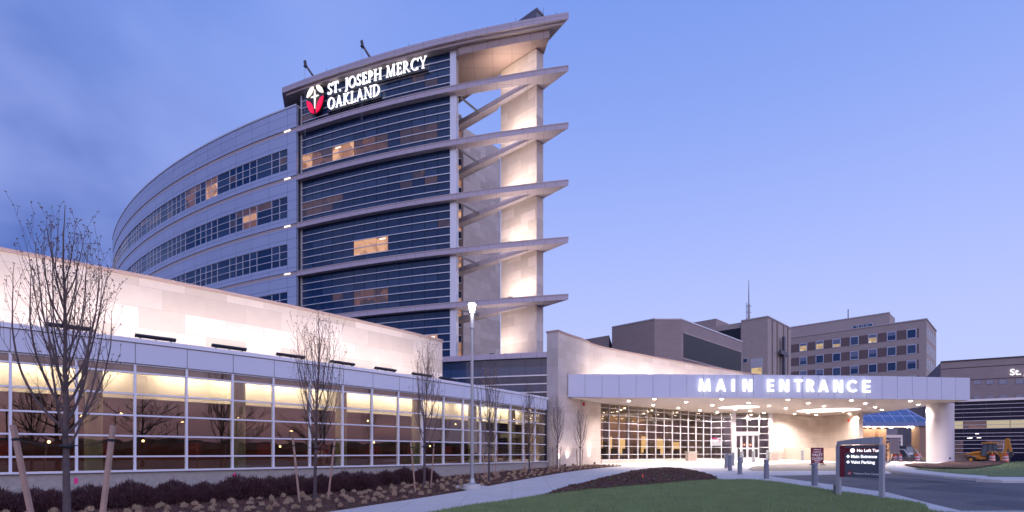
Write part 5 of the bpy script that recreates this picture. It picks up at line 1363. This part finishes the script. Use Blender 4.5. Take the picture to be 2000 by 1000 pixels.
# stone litter boxes
for i, (px, py, w_, h_, lab) in enumerate(((1350, 901, .38, .85, 'stone litter box against the lobby glazing left of the doors'), (1509, 900.5, .36, .82, 'stone litter box against the side wall right of the doors'))):
    x, y, z = Gz(px, py); t = thing('litter_box', lab, 'litter box', (x, y, z), 'stone litter boxes')
    m = MB(); m.box(x-w_, x+w_, y-w_, y+w_, z-.02, z+h_-.08); m.build('body', STONEBASE, t); m = MB(); m.box(x-w_-.03, x+w_+.03, y-w_-.03, y+w_+.03, z+h_-.075, z+h_); m.build('lid', CONCRETE_P, t)
    m = MB(); m.box(x-w_*.7, x+w_*.7, y-w_-.012, y-w_-.002, z+.1, z+h_-.2); m.build('front_panel', mat('litter_panel', (.33, .27, .25), .8), t)
# red cone by the side wall
x, y, z = Gz(1616.5, 901); t = thing('delineator_post', 'slim orange delineator post by the side wall', 'delineator', (x, y, z))
m = MB(); m.lathe((x, y, z), [(.17, 0), (.17, .05), (.07, .07), (.06, .8), (.05, .85)], 14); m.build('tube', ORANGE, t); m = MB(); m.lathe((x, y, z), [(.2, -.02), (.2, .03)], 14); m.build('rubber_base', TYRE, t)

def barrels():
    L = [(1853, 904.5, 'orange and white barrel just right of the round column'), (1938, 907.5, 'orange and white barrel in front of the backhoe wheel'), (1791, 903, 'orange and white barrel in front of the skid loader bucket'),
         (1756.5, 902.5, 'orange and white barrel right of the back of the board sign'), (1747.5, 900.5, 'orange and white barrel hidden behind the board sign legs'), (1797.5, 899, 'far orange and white barrel left of the porch column'), (1964, 906.5, 'orange and white barrel at the right edge beyond the backhoe')]
    root = None
    for i, (px, py, lab) in enumerate(L):
        k_ = (px-1000)/F; Y = {0: 62, 1: 60, 2: 62, 3: 61, 4: 64, 5: 68, 6: 60}[i]; x, y = k_*Y, Y; z = zg(x, y)
        if root is None:
            root = thing('traffic_barrel', lab, 'traffic barrel', (0, 0, 0), 'orange traffic barrels of the road works')
            rr = lambda h: .29-.07*h
            for a, b, m_, nm in ((0, .12, TYRE, 'rubber_base'), (.12, .32, ORANGE, 'orange_band'), (.32, .46, REFLW, 'white_band'), (.46, .62, ORANGE, 'orange_band'), (.62, .76, REFLW, 'white_band'), (.76, .98, ORANGE, 'orange_band')):
                m = MB(); e = .012 if m_ is REFLW else 0
                m.lathe((0, 0, 0), [((.36 if m_ is TYRE else rr(a)+e), a), ((.33 if m_ is TYRE else rr(b)+e), b-.004)], 24); m.build(nm, m_, root, smooth=True, local=True)
            m = MB(); m.tube([(-.1, 0, .98), (-.1, 0, 1.06), (.1, 0, 1.06), (.1, 0, .98)], .02, 6); m.build('handle', ORANGE, root, local=True)
            m = MB(); m.lathe((0, 0, 1.06), [(.05, 0), (.08, .06), (.05, .16), (.01, .18)], 12); m.build('warning_light', mat('amber', (.8, .35, .05), .3), root, smooth=True, local=True)
            root.location = (x, y, z)
        else: dup(root, (x, y, z), i*.7, lab)
barrels()

def board_back():
    Y = 60.0; x = (1747-1000)/F*Y; z = zg(x, Y)
    t = thing('board_sign', 'back of a tall brown temporary board sign on splayed legs before the porch', 'sign', (x, Y, z))
    zt = CZ+(884-856)/F*Y; m = MB(); m.box(x-.44, x+.44, Y-.03, Y+.03, CZ-.15, zt); m.build('board', mat('board_back', (.26, .20, .19), .7), t)
    m = MB()
    for sx in (-.48, .48): m.box(x+sx-.035, x+sx+.035, Y-.05, Y+.05, z+.2, zt+.03)
    m.box(x-.44, x+.44, Y-.045, Y-.032, CZ+.0, CZ+.06); m.build('posts', mat('board_post', (.38, .32, .32), .6), t)
    for sx in (-.48, .48): m = MB(); m.tube([(x+sx*2.2, Y-.5, z+.02), (x+sx, Y, z+.7), (x+sx*.3, Y+.5, z+.02)], .035, 6); m.build('leg', MATS['board_post'], t)
    for sx in (-1.25, 1.35): m = MB(); m.lathe((x+sx, Y-.45, z), [(.32, 0), (.36, .08), (.2, .14), (.02, .16)], 14); b = m.build('sandbag', mat('sandbag', (.5, .46, .45), .9), t, smooth=True)
board_back()

def wheel(mb_t, mb_r, c, r, w):
    c = Vector(c)
    for (mb, rr, ww) in ((mb_t, r, w), (mb_r, r*.5, w*1.06)):
        n = 22; prof = [(-ww/2, rr*.90), (-ww/2*.7, rr), (ww/2*.7, rr), (ww/2, rr*.90)]; V = []; Fc = []
        for (yy, q) in prof:
            for k in range(n): a = 2*math.pi*k/n; V.append(c+Vector((q*math.cos(a), yy, q*math.sin(a))))
        for i in range(3):
            for k in range(n): Fc.append((i*n+k, i*n+(k+1) % n, (i+1)*n+(k+1) % n, (i+1)*n+k))
        Fc += [tuple(range(n))[::-1], tuple(range(3*n, 4*n))]; mb.add(V, Fc)
def poly_y(mb, pts, y0, y1):
    n = len(pts); V = [(x, y0, z) for x, z in pts]+[(x, y1, z) for x, z in pts]
    mb.add(V, [tuple(range(n)), tuple(range(n, 2*n))[::-1]]+[(i, (i+1) % n, n+(i+1) % n, n+i) for i in range(n)])
def backhoe():
    Y = 71.0; s = Y/F; X = (1926-1000)*s; z = zg(X, Y)
    t = thing('backhoe_loader', 'yellow backhoe loader parked on the dirt with its digging arm folded up behind', 'backhoe', (0, 0, 0))
    def P(nm, fn, m_, parent=t, smooth=False): mb = MB(); fn(mb); return mb.build(nm, m_, parent, smooth=smooth, local=True)
    P('chassis', lambda b: (b.box(-1.7, 1.5, -.45, .45, .55, .95)), YELLOW)
    P('bonnet', lambda b: poly_y(b, [(-2.1, .85), (-.35, .85), (-.35, 1.75), (-1.5, 1.60), (-2.1, 1.25)], -.42, .42), YELLOW)
    P('grille', lambda b: b.box(-2.14, -2.10, -.34, .34, .9, 1.2), DARKMETAL)
    cab = P('cab', lambda b: poly_y(b, [(-.35, 1.0), (.95, 1.0), (1.05, 1.5), (.95, 2.75), (-.10, 2.75), (-.35, 1.8)], -.70, .70), CABGLASS)
    def posts(b):
        for sy in (-.71, .71):
            b.tube([(-.35, sy, 1.0), (-.36, sy, 1.8), (-.11, sy, 2.75)], .05, 6); b.tube([(.95, sy, 2.75), (1.05, sy, 1.5), (.95, sy, 1.0)], .05, 6); b.tube([(.38, sy, 1.0), (.40, sy, 2.75)], .045, 6)
    P('cab_posts', posts, mat('cab_post', (.04, .04, .045), .5), cab)
    P('cab_roof', lambda b: b.box(-.30, 1.15, -.80, .80, 2.76, 2.92), YELLOW, cab)
    P('beacon', lambda b: b.lathe((.5, 0, 2.92), [(.07, 0), (.07, .12), (.03, .17)], 10), mat('beacon_red', (.7, .05, .02), .3), cab)
    P('fender', lambda b: [poly_y(b, [(.35, 1.35), (.55, 1.62), (1.25, 1.66), (1.62, 1.30), (1.55, 1.2), (1.2, 1.5), (.6, 1.5), (.45, 1.25)], sy, sy+.3) for sy in (-.95, .65)], YELLOW)
    for (cx, r, w_) in ((-1.45, .48, .3), (1.0, .72, .42)):
        for sy in (-.85, .85): 
            a, b = MB(), MB(); wheel(a, b, (cx, sy, r), r, w_); wo = a.build('wheel', TYRE, t, local=True); b.build('rim', YELLOW if r < .6 else REFLW, wo, local=True)
    P('loader_arm', lambda b: [b.tube([(-.5, sy, 1.45), (-1.6, sy, 1.35), (-2.6, sy, 1.15), (-3.05, sy, .55)], .085, 6) for sy in (-.62, .62)], YELLOW)
    P('loader_ram', lambda b: [b.tube([(-.9, sy, .8), (-2.3, sy, 1.2)], .06, 6) for sy in (-.62, .62)], GREYMETAL)
    P('loader_bucket', lambda b: poly_y(b, [(-2.75, .12), (-3.75, .10), (-3.72, .18), (-3.05, .26), (-2.98, .75), (-3.15, .95), (-3.02, 1.0), (-2.75, .7)], -1.15, 1.15), mat('bucket_steel', (.09, .085, .10), .5, metal=.4))
    P('rear_frame', lambda b: b.box(1.5, 1.75, -.5, .5, .4, 1.35), YELLOW)
    P('stabiliser', lambda b: [b.tube([(1.65, sy*.5, .7), (1.75, sy*.95, .15)], .07, 6) for sy in (-1, 1)], DARKMETAL)
    P('boom', lambda b: poly_y(b, [(1.65, .75), (1.95, .80), (2.45, 2.2), (2.30, 3.35), (2.10, 3.35), (2.12, 2.2)], -.14, .14), YELLOW)
    P('dipper', lambda b: poly_y(b, [(2.25, 3.45), (2.55, 3.40), (2.85, 1.6), (2.62, 1.5)], -.12, .12), YELLOW)
    P('boom_ram', lambda b: b.tube([(1.85, 0, 1.4), (1.98, 0, 2.9)], .07, 6), REFLW)
    P('digging_bucket', lambda b: poly_y(b, [(2.55, 1.55), (2.95, 1.6), (3.0, 1.15), (2.75, .85), (2.45, .95), (2.6, 1.2)], -.28, .28), mat('bucket_steel', (.09, .085, .10), .5))
    t.location = (X, Y, z); t.rotation_euler.z = R(-58); t.scale = (.92, .92, .95)
backhoe()
def skid():
    Y = 66.5; s = Y/F; X = (1774-1000)*s; z = zg(X, Y)
    t = thing('skid_loader', 'small dark skid loader facing us with a wide earth filled bucket', 'skid loader', (0, 0, 0))
    def P(nm, fn, m_, parent=t): mb = MB(); fn(mb); return mb.build(nm, m_, parent, local=True)
    P('body', lambda b: (b.box(-.62, .62, -.3, 1.6, .35, 1.05)), mat('skid_body', (.16, .14, .12), .5))
    c = P('cab', lambda b: b.add([(-.5,-.35,1.0),(.5,-.35,1.0),(.5,1.0,1.0),(-.5,1.0,1.0),(-.42,-.15,2.05),(.42,-.15,2.05),(.42,.9,2.05),(-.42,.9,2.05)], [(0,3,2,1),(4,5,6,7),(0,1,5,4),(1,2,6,5),(2,3,7,6),(3,0,4,7)]), CABGLASS)
    P('cab_roof', lambda b: b.box(-.5, .5, -.25, 1.0, 2.06, 2.16), mat('skid_body', (.16, .14, .12), .5), c)
    P('headlight_panel', lambda b: b.box(-.3, .3, -.37, -.33, 1.05, 1.3), REFLW, c)
    for sx in (-1, 1):
        P('lift_arm', lambda b: b.tube([(sx*.72, 1.3, 1.75), (sx*.74, -.2, 1.65), (sx*.76, -1.0, .75), (sx*.76, -1.35, .4)], .11, 6), mat('skid_arm', (.45, .42, .40), .5))
        for cy in (-.05, 1.15):
            b = MB(); b.tube([(sx*.64, cy, .4), (sx*.95, cy, .4)], .4, 20); wo = b.build('wheel', TYRE, t, local=True); b = MB(); b.tube([(sx*.6, cy, .4), (sx*.97, cy, .4)], .18, 14); b.build('rim', YELLOW, wo, local=True)
    P('bucket', lambda b: [b.box(-1.0, 1.0, -1.9, -1.35, .05, .14), b.box(-1.0, 1.0, -1.42, -1.35, .14, .72), b.box(-1.0, -.95, -1.9, -1.42, .14, .5), b.box(.95, 1.0, -1.9, -1.42, .14, .5)], mat('bucket_tan', (.42, .29, .16), .7))
    t.location = (X, Y, z); t.rotation_euler.z = R(6)
skid()
# earth heaps behind the islands
def heap(px, Y, w_, d_, h_, lab):
    x = (px-1000)/F*Y; m = MB(); n = 26; r_ = 9; V = [(x, Y, zg(x, Y)+h_)]; Fc = []
    for i in range(1, r_+1):
        u = i/r_
        for k in range(n):
            a = 2*math.pi*k/n; xx = x+w_*u*math.cos(a); yy = Y+d_*u*math.sin(a); V.append((xx, yy, zg(xx, yy)-.03*u + h_*max(0, (math.cos(u*math.pi)+1)/2)*(1+.35*noise.noise(Vector((xx*.9, yy*.9, 1)))) + .08*noise.noise(Vector((xx*3, yy*3, 5)))*(1-u)))
    for k in range(n): Fc.append((0, 1+k, 1+(k+1) % n))
    for i in range(r_-1):
        for k in range(n): Fc.append((1+i*n+k, 1+(i+1)*n+k, 1+(i+1)*n+(k+1) % n, 1+i*n+(k+1) % n))
    m.add(V, Fc); o = m.build('earth_heap', DIRT, smooth=True); tag(o, lab, 'earth heap', 'heaps of dug earth')
heap(1872, 73, 3.6, 2, 1.1, 'long low heap of tan earth left of the backhoe bucket'); heap(1777, 62.5, 2.6, 1.5, .7, 'tan heap of earth below the skid loader bucket')

# stray light poles of the far car park are too small to see; marker flags in the bed are not
for i, (px, py, m_, lab) in enumerate(((145, 936, PINK, 'tiny pink marker flag near the large near tree'), (455, 926, PINK, 'tiny pink marker flag in the shrubs left of the second tree'), (1255.5, 940, ORANGE, 'tiny orange marker stake on the mulch mound'))):
    if i < 2: s_ = WING.s_at_px(px, -6, 20, .5); x, y = WING.at(s_, .5); z = CZ-(py-884)/F*y-.25
    else: x, y, z = Gz(px, py+3); z += .1
    t = thing('marker_flag', lab, 'marker flag', (x, y, z), 'small marker flags')
    m = MB(); m.tube([(x, y, z-.4), (x, y, z+.28)], .006, 5); m.build('wire', GREYMETAL, t); m = MB(); m.box(x-.03 if i == 2 else x, x+.03 if i == 2 else x+.1, y-.004, y+.004, z+.12, z+.28); m.build('flag', m_, t)

# ================================================================ PLANTING
def make_tree(name, label, x, y, z, h, width, trunk_h, r0, seed, group, budm=BUD, dens=1.0, big=False):
    rd = random.Random(seed); t = thing(name, label, 'tree', (x, y, z), group)
    base = Vector((x, y, z)); tr = MB(); cr = MB(); bd = MB()
    lean = Vector((rd.uniform(-.02, .02), rd.uniform(-.02, .02), 1)).normalized()
    lead = []; p = base.copy() - Vector((0, 0, .1)); n = 22
    for i in range(n+1):
        u = i/n; lead.append(p.copy()); p = p + (lean + Vector((rd.uniform(-.05, .05), rd.uniform(-.05, .05), 0))*(1 if u > .25 else .2))*(h*.96/n)
    rad = [r0*(1.15 if i == 0 else 1)*(1-.93*(i/n)**.85) for i in range(n+1)]
    kt = int(n*trunk_h/h)+2
    tr.tube(lead[:kt+1], rad[:kt+1], 12); cr.tube(lead[kt:], [max(r, .004) for r in rad[kt:]], 7)
    def bud(p, s):
        b = len(bd.v); a = rd.uniform(.8, 1.3)*s
        V = [p+Vector((0,0,a*1.5)), p-Vector((0,0,a)), p+Vector((a,0,0)), p+Vector((-a,0,0)), p+Vector((0,a,0)), p-Vector((0,a,0))]
        bd.add(V, [(0,2,4),(0,4,3),(0,3,5),(0,5,2),(1,4,2),(1,3,4),(1,5,3),(1,2,5)])
    def branch(p, d, L, r, lvl):
        st = max(.10*h/5.5, L/14); k = max(3, int(L/st)); pts = [p.copy()]; d = d.normalized(); q = p.copy()
        for i in range(k):
            d = (d + Vector((0, 0, (.215 if not big else .03)*(1.5-lvl*.3))) + Vector((rd.uniform(-1, 1), rd.uniform(-1, 1), rd.uniform(-.5, .5)))*.09).normalized()
            q = q + d*(L/k); pts.append(q.copy())
            if lvl < 3 and i > 0 and rd.random() < (.95 if lvl == 1 else .6)*dens:
                az = rd.uniform(0, 6.283); side = Vector((math.cos(az), math.sin(az), .3)); nd = (d*.85 + side*.7).normalized()
                branch(q, nd, L*rd.uniform(.18, .42)*(1-.45*i/k) if lvl == 1 else L*rd.uniform(.25, .5), r*(1-i/k*.8)*.5, lvl+1)
            elif i > 1 and rd.random() < .7: bud(q + Vector((rd.uniform(-1, 1), rd.uniform(-1, 1), rd.uniform(0, 1)))*.012*h/5, .0095*(h/5.5)**.5*(.60 if not big else .1))
        rr = [max(r*(1-.85*i/k), .0020 if not big else .02) for i in range(k+1)]
        cr.tube(pts, rr, 6 if lvl == 1 else (4 if lvl == 2 else 3), cap=False)
        for j in range(3): bud(q+Vector((rd.uniform(-1, 1), rd.uniform(-1, 1), rd.uniform(-.5, 1)))*.014*h/5, .011*(h/5.5)**.5*(.66 if not big else .1))
    nb = int(34*dens) if not big else 16
    for i in range(nb):
        u = trunk_h/h + (.80-trunk_h/h)*(i/nb)**1.15; idx = u*n; a = int(idx); p = lead[a].lerp(lead[min(a+1, n)], idx-a)
        az = i*2.399 + rd.uniform(-.4, .4); el = rd.uniform(.62, 1.0)+.8*(i/nb) if not big else rd.uniform(.2, .7)
        full = (h-u*h)*1.02; hw = width/2*(1-.55*max(0, (u-.35)))*rd.uniform(.75, 1.1)
        d = Vector((math.cos(az)*1.0, math.sin(az)*1.0, el)); L = min(full, math.hypot(hw, full*.62))*rd.uniform(.85, 1.1)
        branch(p, d, L, r0*(.42 if u < .5 else .3)*(1-u*.5), 1)
    tk = tr.build('trunk', BARK, t, smooth=True); c = cr.build('crown', TWIG, t); b = bd.build('buds', budm, c)
    return t
trees = [ # px, base py (or depth), top py, width px, seed
 (131, None, 8.0, 398, 250, 21, 'large bare staked tree nearest the camera at the left, before the glazed wing'),
 (615, 976, None, 602, 172, 22, 'second bare staked tree from the left, centred on the glazed wing'),
 (828, 955, None, 658, 108, 23, 'third bare staked tree from the left, with pale stakes well left of the lamp post'),
 (955, 945, None, 698, 86, 24, 'bare tree with golden buds just right of the lamp post'),
 (1034, 929, None, 742, 66, 25, 'slim bare tree between the golden budded tree and the stone pylon wall'),
 (1088, 920, None, 772, 62, 26, 'bare tree right in front of the corner of the stone pylon wall'),
 (1133, 914.5, None, 790, 56, 27, 'small bare tree farthest right, against the lit stone wall'),
]
TR = []
for (px, py, Y, top, wpx, seed, lab) in trees:
    if py is None: y = Y; x = (px-1000)/F*y
    else: x, y = G(px, py)
    z = zg(x, y); h = (CZ + (884-top)/F*y - z)*1.06
    make_tree('pear_tree', lab, x, y, z, h, wpx/F*y, 1.75 if h > 4.6 else h*.32, .062 if seed == 21 else .052*h/5.5, seed, 'young bare trees staked along the glazed wing', GOLDBUD if seed == 24 else BUD, .80 if seed == 21 else (.74 if seed == 22 else .62))
    TR.append((x, y, z, h))
STK = [(0, 25, 830, 80, None, 'leaning left'), (0, 221, 831, 189, None, 'right'), (1, 572, 856, 586, 982, 'left'), (1, 654, 858, 640, 977, 'right'), (2, 802, 862, 812, 962, 'left'), (2, 848, 863, 841, 953, 'right'),
       (3, 943, 862, 947, 942, 'left'), (3, 972, 862, 966, 937, 'right'), (4, 1024, 868, 1027, 929, 'left'), (4, 1042, 868, 1037, 926, 'right'), (5, 1079, 872, 1081, 919, 'left'), (5, 1096, 872, 1092, 918, 'right'), (6, 1126, 876, 1128, 915, 'left'), (6, 1138, 876, 1136, 914, 'right')]
TN = ['the large near tree', 'the second tree', 'the third tree', 'the golden budded tree', 'the slim fifth tree', 'the corner tree', 'the small farthest tree']
for (i, tx, ty, bx, by, sd) in STK:
    x0, y0, z0, h0 = TR[i]
    if by is None: yb = y0 - .1; xb = (bx-1000)/F*yb; yt = yb
    else: xb, yb = G(bx, by); yt = yb
    zb = zg(xb, yb)-.1; a = Vector((xb, yb, zb)); b = Vector(((tx-1000)/F*yt, yt, CZ+(884-ty)/F*yt)); ax = (b-a).normalized(); r_ = .023 if i else .028
    t = thing('tree_stake', 'pale wooden stake leaning on the %s of %s' % ('left' if 'left' in sd else 'right', TN[i]), 'tree stake', (xb, yb, zb), 'wooden tree stakes')
    m = MB(); u = ax.cross(Vector((0, 1, 0))).normalized(); v = ax.cross(u); m.obox((a+b)/2, u*r_, v*r_, ax*((b-a).length/2)); m.build('post', STAKE, t)
    hh = b - ax*.22; tp = Vector((x0, y0, z0 + min(1.62, h0*.31)))
    m = MB(); m.tube([hh, hh.lerp(tp, .5)-Vector((0, 0, .03)), tp], .008, 5); m.build('tie_wire', STRAP, t)
    m = MB(); m.obox(hh, u*(r_+.006), v*(r_+.006), ax*.02); m.build('wire_loop', STRAP, t)
for (x0, y0, z0, h0), nm in zip(TR, TN):
    t_ = [o for o in bpy.data.objects if o.name.startswith('pear_tree') and abs(o.location.x-x0) < 1e-4][0]
    m = MB(); zc = z0 + min(1.62, h0*.31); m.lathe((x0, y0, zc-.025), [(.075*h0/5.5+.01, 0), (.085*h0/5.5+.012, .02), (.075*h0/5.5+.01, .05)], 14); m.build('strap', STRAP, t_)

# burgundy shrubs along the wing
def leafy(rd, n, rx, rz, m, size, up=.6):
    b = MB()
    for _ in range(n):
        a = rd.uniform(0, 6.283); q = rd.random()**.6; el = rd.random()
        p = Vector((math.cos(a)*q*rx*math.cos(el*1.1), math.sin(a)*q*rx*math.cos(el*1.1), .05 + el*rz*(1-.3*q)*rd.uniform(.75, 1.1)))
        d = (p*.7 + Vector((0, 0, up)) + Vector((rd.uniform(-.4, .4), rd.uniform(-.4, .4), rd.uniform(-.2, .3)))).normalized(); w_ = d.cross(Vector((rd.uniform(-1, 1), rd.uniform(-1, 1), rd.uniform(-.3, .3)))).normalized()
        L_ = size*rd.uniform(.6, 1.4); b.add([p-w_*size*.16, p+w_*size*.16, p+d*L_], [(0, 1, 2)])
    return b
rd = random.Random(77)
protos = []
for k in range(3):
    t = thing('burgundy_shrub', 'x', 'shrub', (0, 0, 0), 'row of low burgundy shrubs along the glazed wing')
    leafy(rd, 3600, .74, .57, SHRUBM, .085).build('foliage', SHRUBM, t, local=True)
    st = MB()
    for q in range(9): a = rd.uniform(0, 6.28); st.tube([(0, 0, -.1), (math.cos(a)*.15, math.sin(a)*.15, .3), (math.cos(a)*.42, math.sin(a)*.42, .62)], [.012, .009, .004], 5)
    st.build('stems', TWIG, t, local=True); protos.append(t)
kids = [list(p.children) for p in protos]
cnt = 0; ordn = [0, 0]
ORD = 'first second third fourth fifth sixth seventh eighth ninth tenth eleventh twelfth thirteenth fourteenth fifteenth sixteenth seventeenth eighteenth nineteenth twentieth twenty-first twenty-second twenty-third twenty-fourth twenty-fifth twenty-sixth'.split()
for row, off in enumerate((1.3, 2.35)):
    s_ = -6.5 + row*.5
    while s_ < (14.6 if row == 0 else 10.5):
        x, y = WING.at(s_ + rd.uniform(-.1, .1), off+rd.uniform(-.12, .12)); z = zg(x, y)
        if row and s_ < -2.5: s_ += 1.0; continue
        k = cnt % 3; o = protos[k] if cnt < 3 else dup(protos[k], (x, y, z), kids=kids[k])
        o.location = (x, y, z); o.rotation_euler.z = rd.uniform(0, 6.28); o.scale = (rd.uniform(.85, 1.12),)*3
        o['label'] = 'low dark burgundy shrub, %s from the left in the %s row along the wing' % (ORD[ordn[row]], 'rear' if row == 0 else 'front'); ordn[row] += 1; cnt += 1; s_ += rd.uniform(.88, 1.1)
# dry clipped grass tufts dotted over the mulch
protos = []
for k in range(4):
    b = leafy(rd, 170, .10, .085, TUFTM, .07, .7); o = b.build('grass_tuft', TUFTM); o['category'] = 'grass tuft'; o['label'] = 'small clipped tan grass tuft in the dark mulch bed'; o['group'] = 'clipped grass tufts dotted over the mulch bed'; protos.append(o)
pts = []; tries = 0
while len(pts) < 285 and tries < 40000:
    tries += 1; y = rd.uniform(9, 37); x = rd.uniform(-12, 8)
    if abs(x/y) > .99 or not inside(x, y, bed_poly): continue
    dw = min((math.hypot(x-q[0], y-q[1]), i) for i, q in enumerate(wing_edge(0)))
    lim = 3.3 if dw[1]-13 < 11 else (2.3 if dw[1]-13 < 15 else .7)
    if dw[0] < lim: continue
    if min(math.hypot(x-q[0], y-q[1]) for q in path_l) < .42: continue
    if any((x-a)**2+(y-b)**2 < .50**2 for a, b in pts): continue
    pts.append((x, y))
for i, (x, y) in enumerate(pts):
    o = protos[i % 4] if i < 4 else protos[i % 4].copy()
    if i >= 4: COL.objects.link(o)
    o.location = (x, y, zg(x, y)+.01); o.rotation_euler.z = rd.uniform(0, 6.28); o.scale = (rd.uniform(.6, 1.05), rd.uniform(.6, 1.05), rd.uniform(.6, 1.15))

# across the road behind the photographer: woods and bare trees the windows mirror
def woods():
    b = MB(); rd = random.Random(9)
    for i in range(520):
        a = rd.uniform(-.9, 2.08); Rr = rd.uniform(85, 125); x = math.sin(a)*Rr*1.2; y = -math.cos(a)*Rr; h = rd.uniform(2, 4.6)
        n = 9; V = [(x+rd.uniform(-1, 1), y, h*1.02)]; Fc = []
        for j, (q, zz) in enumerate(((.8, .93), (1.5, .6), (1.4, -.3))):
            for k in range(n): c = 2*math.pi*k/n+rd.uniform(-.2, .2); rr = h*.75*q*rd.uniform(.75, 1.2); V.append((x+rr*math.cos(c), y+rr*math.sin(c), h*zz+rd.uniform(-.4, .4)))
        for k in range(n): Fc.append((0, 1+k, 1+(k+1) % n))
        for j in range(2):
            for k in range(n): Fc.append((1+j*n+k, 1+(j+1)*n+k, 1+(j+1)*n+(k+1) % n, 1+j*n+(k+1) % n))
        b.add(V, Fc)
    tag(b.build('far_woods', WOODSM), 'dark woods across the road, seen mirrored in the windows', 'woods', kind='stuff')
woods()
for i, (x, y, h, w_) in enumerate(((4, -16, 8, 9), (16, -13, 9, 10), (30, -12, 9, 10), (38, -2, 9, 9), (48, 6, 8, 8))):
    make_tree('old_bare_tree', 'bare spreading tree across the road, mirrored in the wing windows, ' + ('nearest the left', 'second', 'in the middle', 'fourth', 'farthest right')[i], x, y, zg(x, y), h, w_, h*.22, .22, 50+i, 'bare trees mirrored in the windows', BUD, .8, big=True)
for i, (x, y, h) in enumerate(((30, -36, 6.5), (46, -30, 7), (52, -22, 6), (60, -12, 7), (64, -2, 5), (30, -22, 5.5), (70, 10, 6))):
    t = thing('road_lamp', 'orange street lamp across the road, mirrored in the windows, ' + ('nearest the left', 'second', 'third', 'fourth', 'fifth', 'low one before the woods', 'farthest right')[i], 'street lamp', (x, y, zg(x, y)), 'orange road lamps mirrored in the windows')
    m = MB(); m.tube([(x, y, zg(x, y)), (x, y, h), (x+1, y, h+.3)], .07, 8); m.build('pole', DARKMETAL, t); m = MB(); m.lathe((x+1, y, h+.1), [(.08, 0), (.3, .1), (.1, .22)], 10); m.build('lamp', mat('sodium_glow', (1, 1, 1), .5, emis=(1, .55, .22), es=30), t)
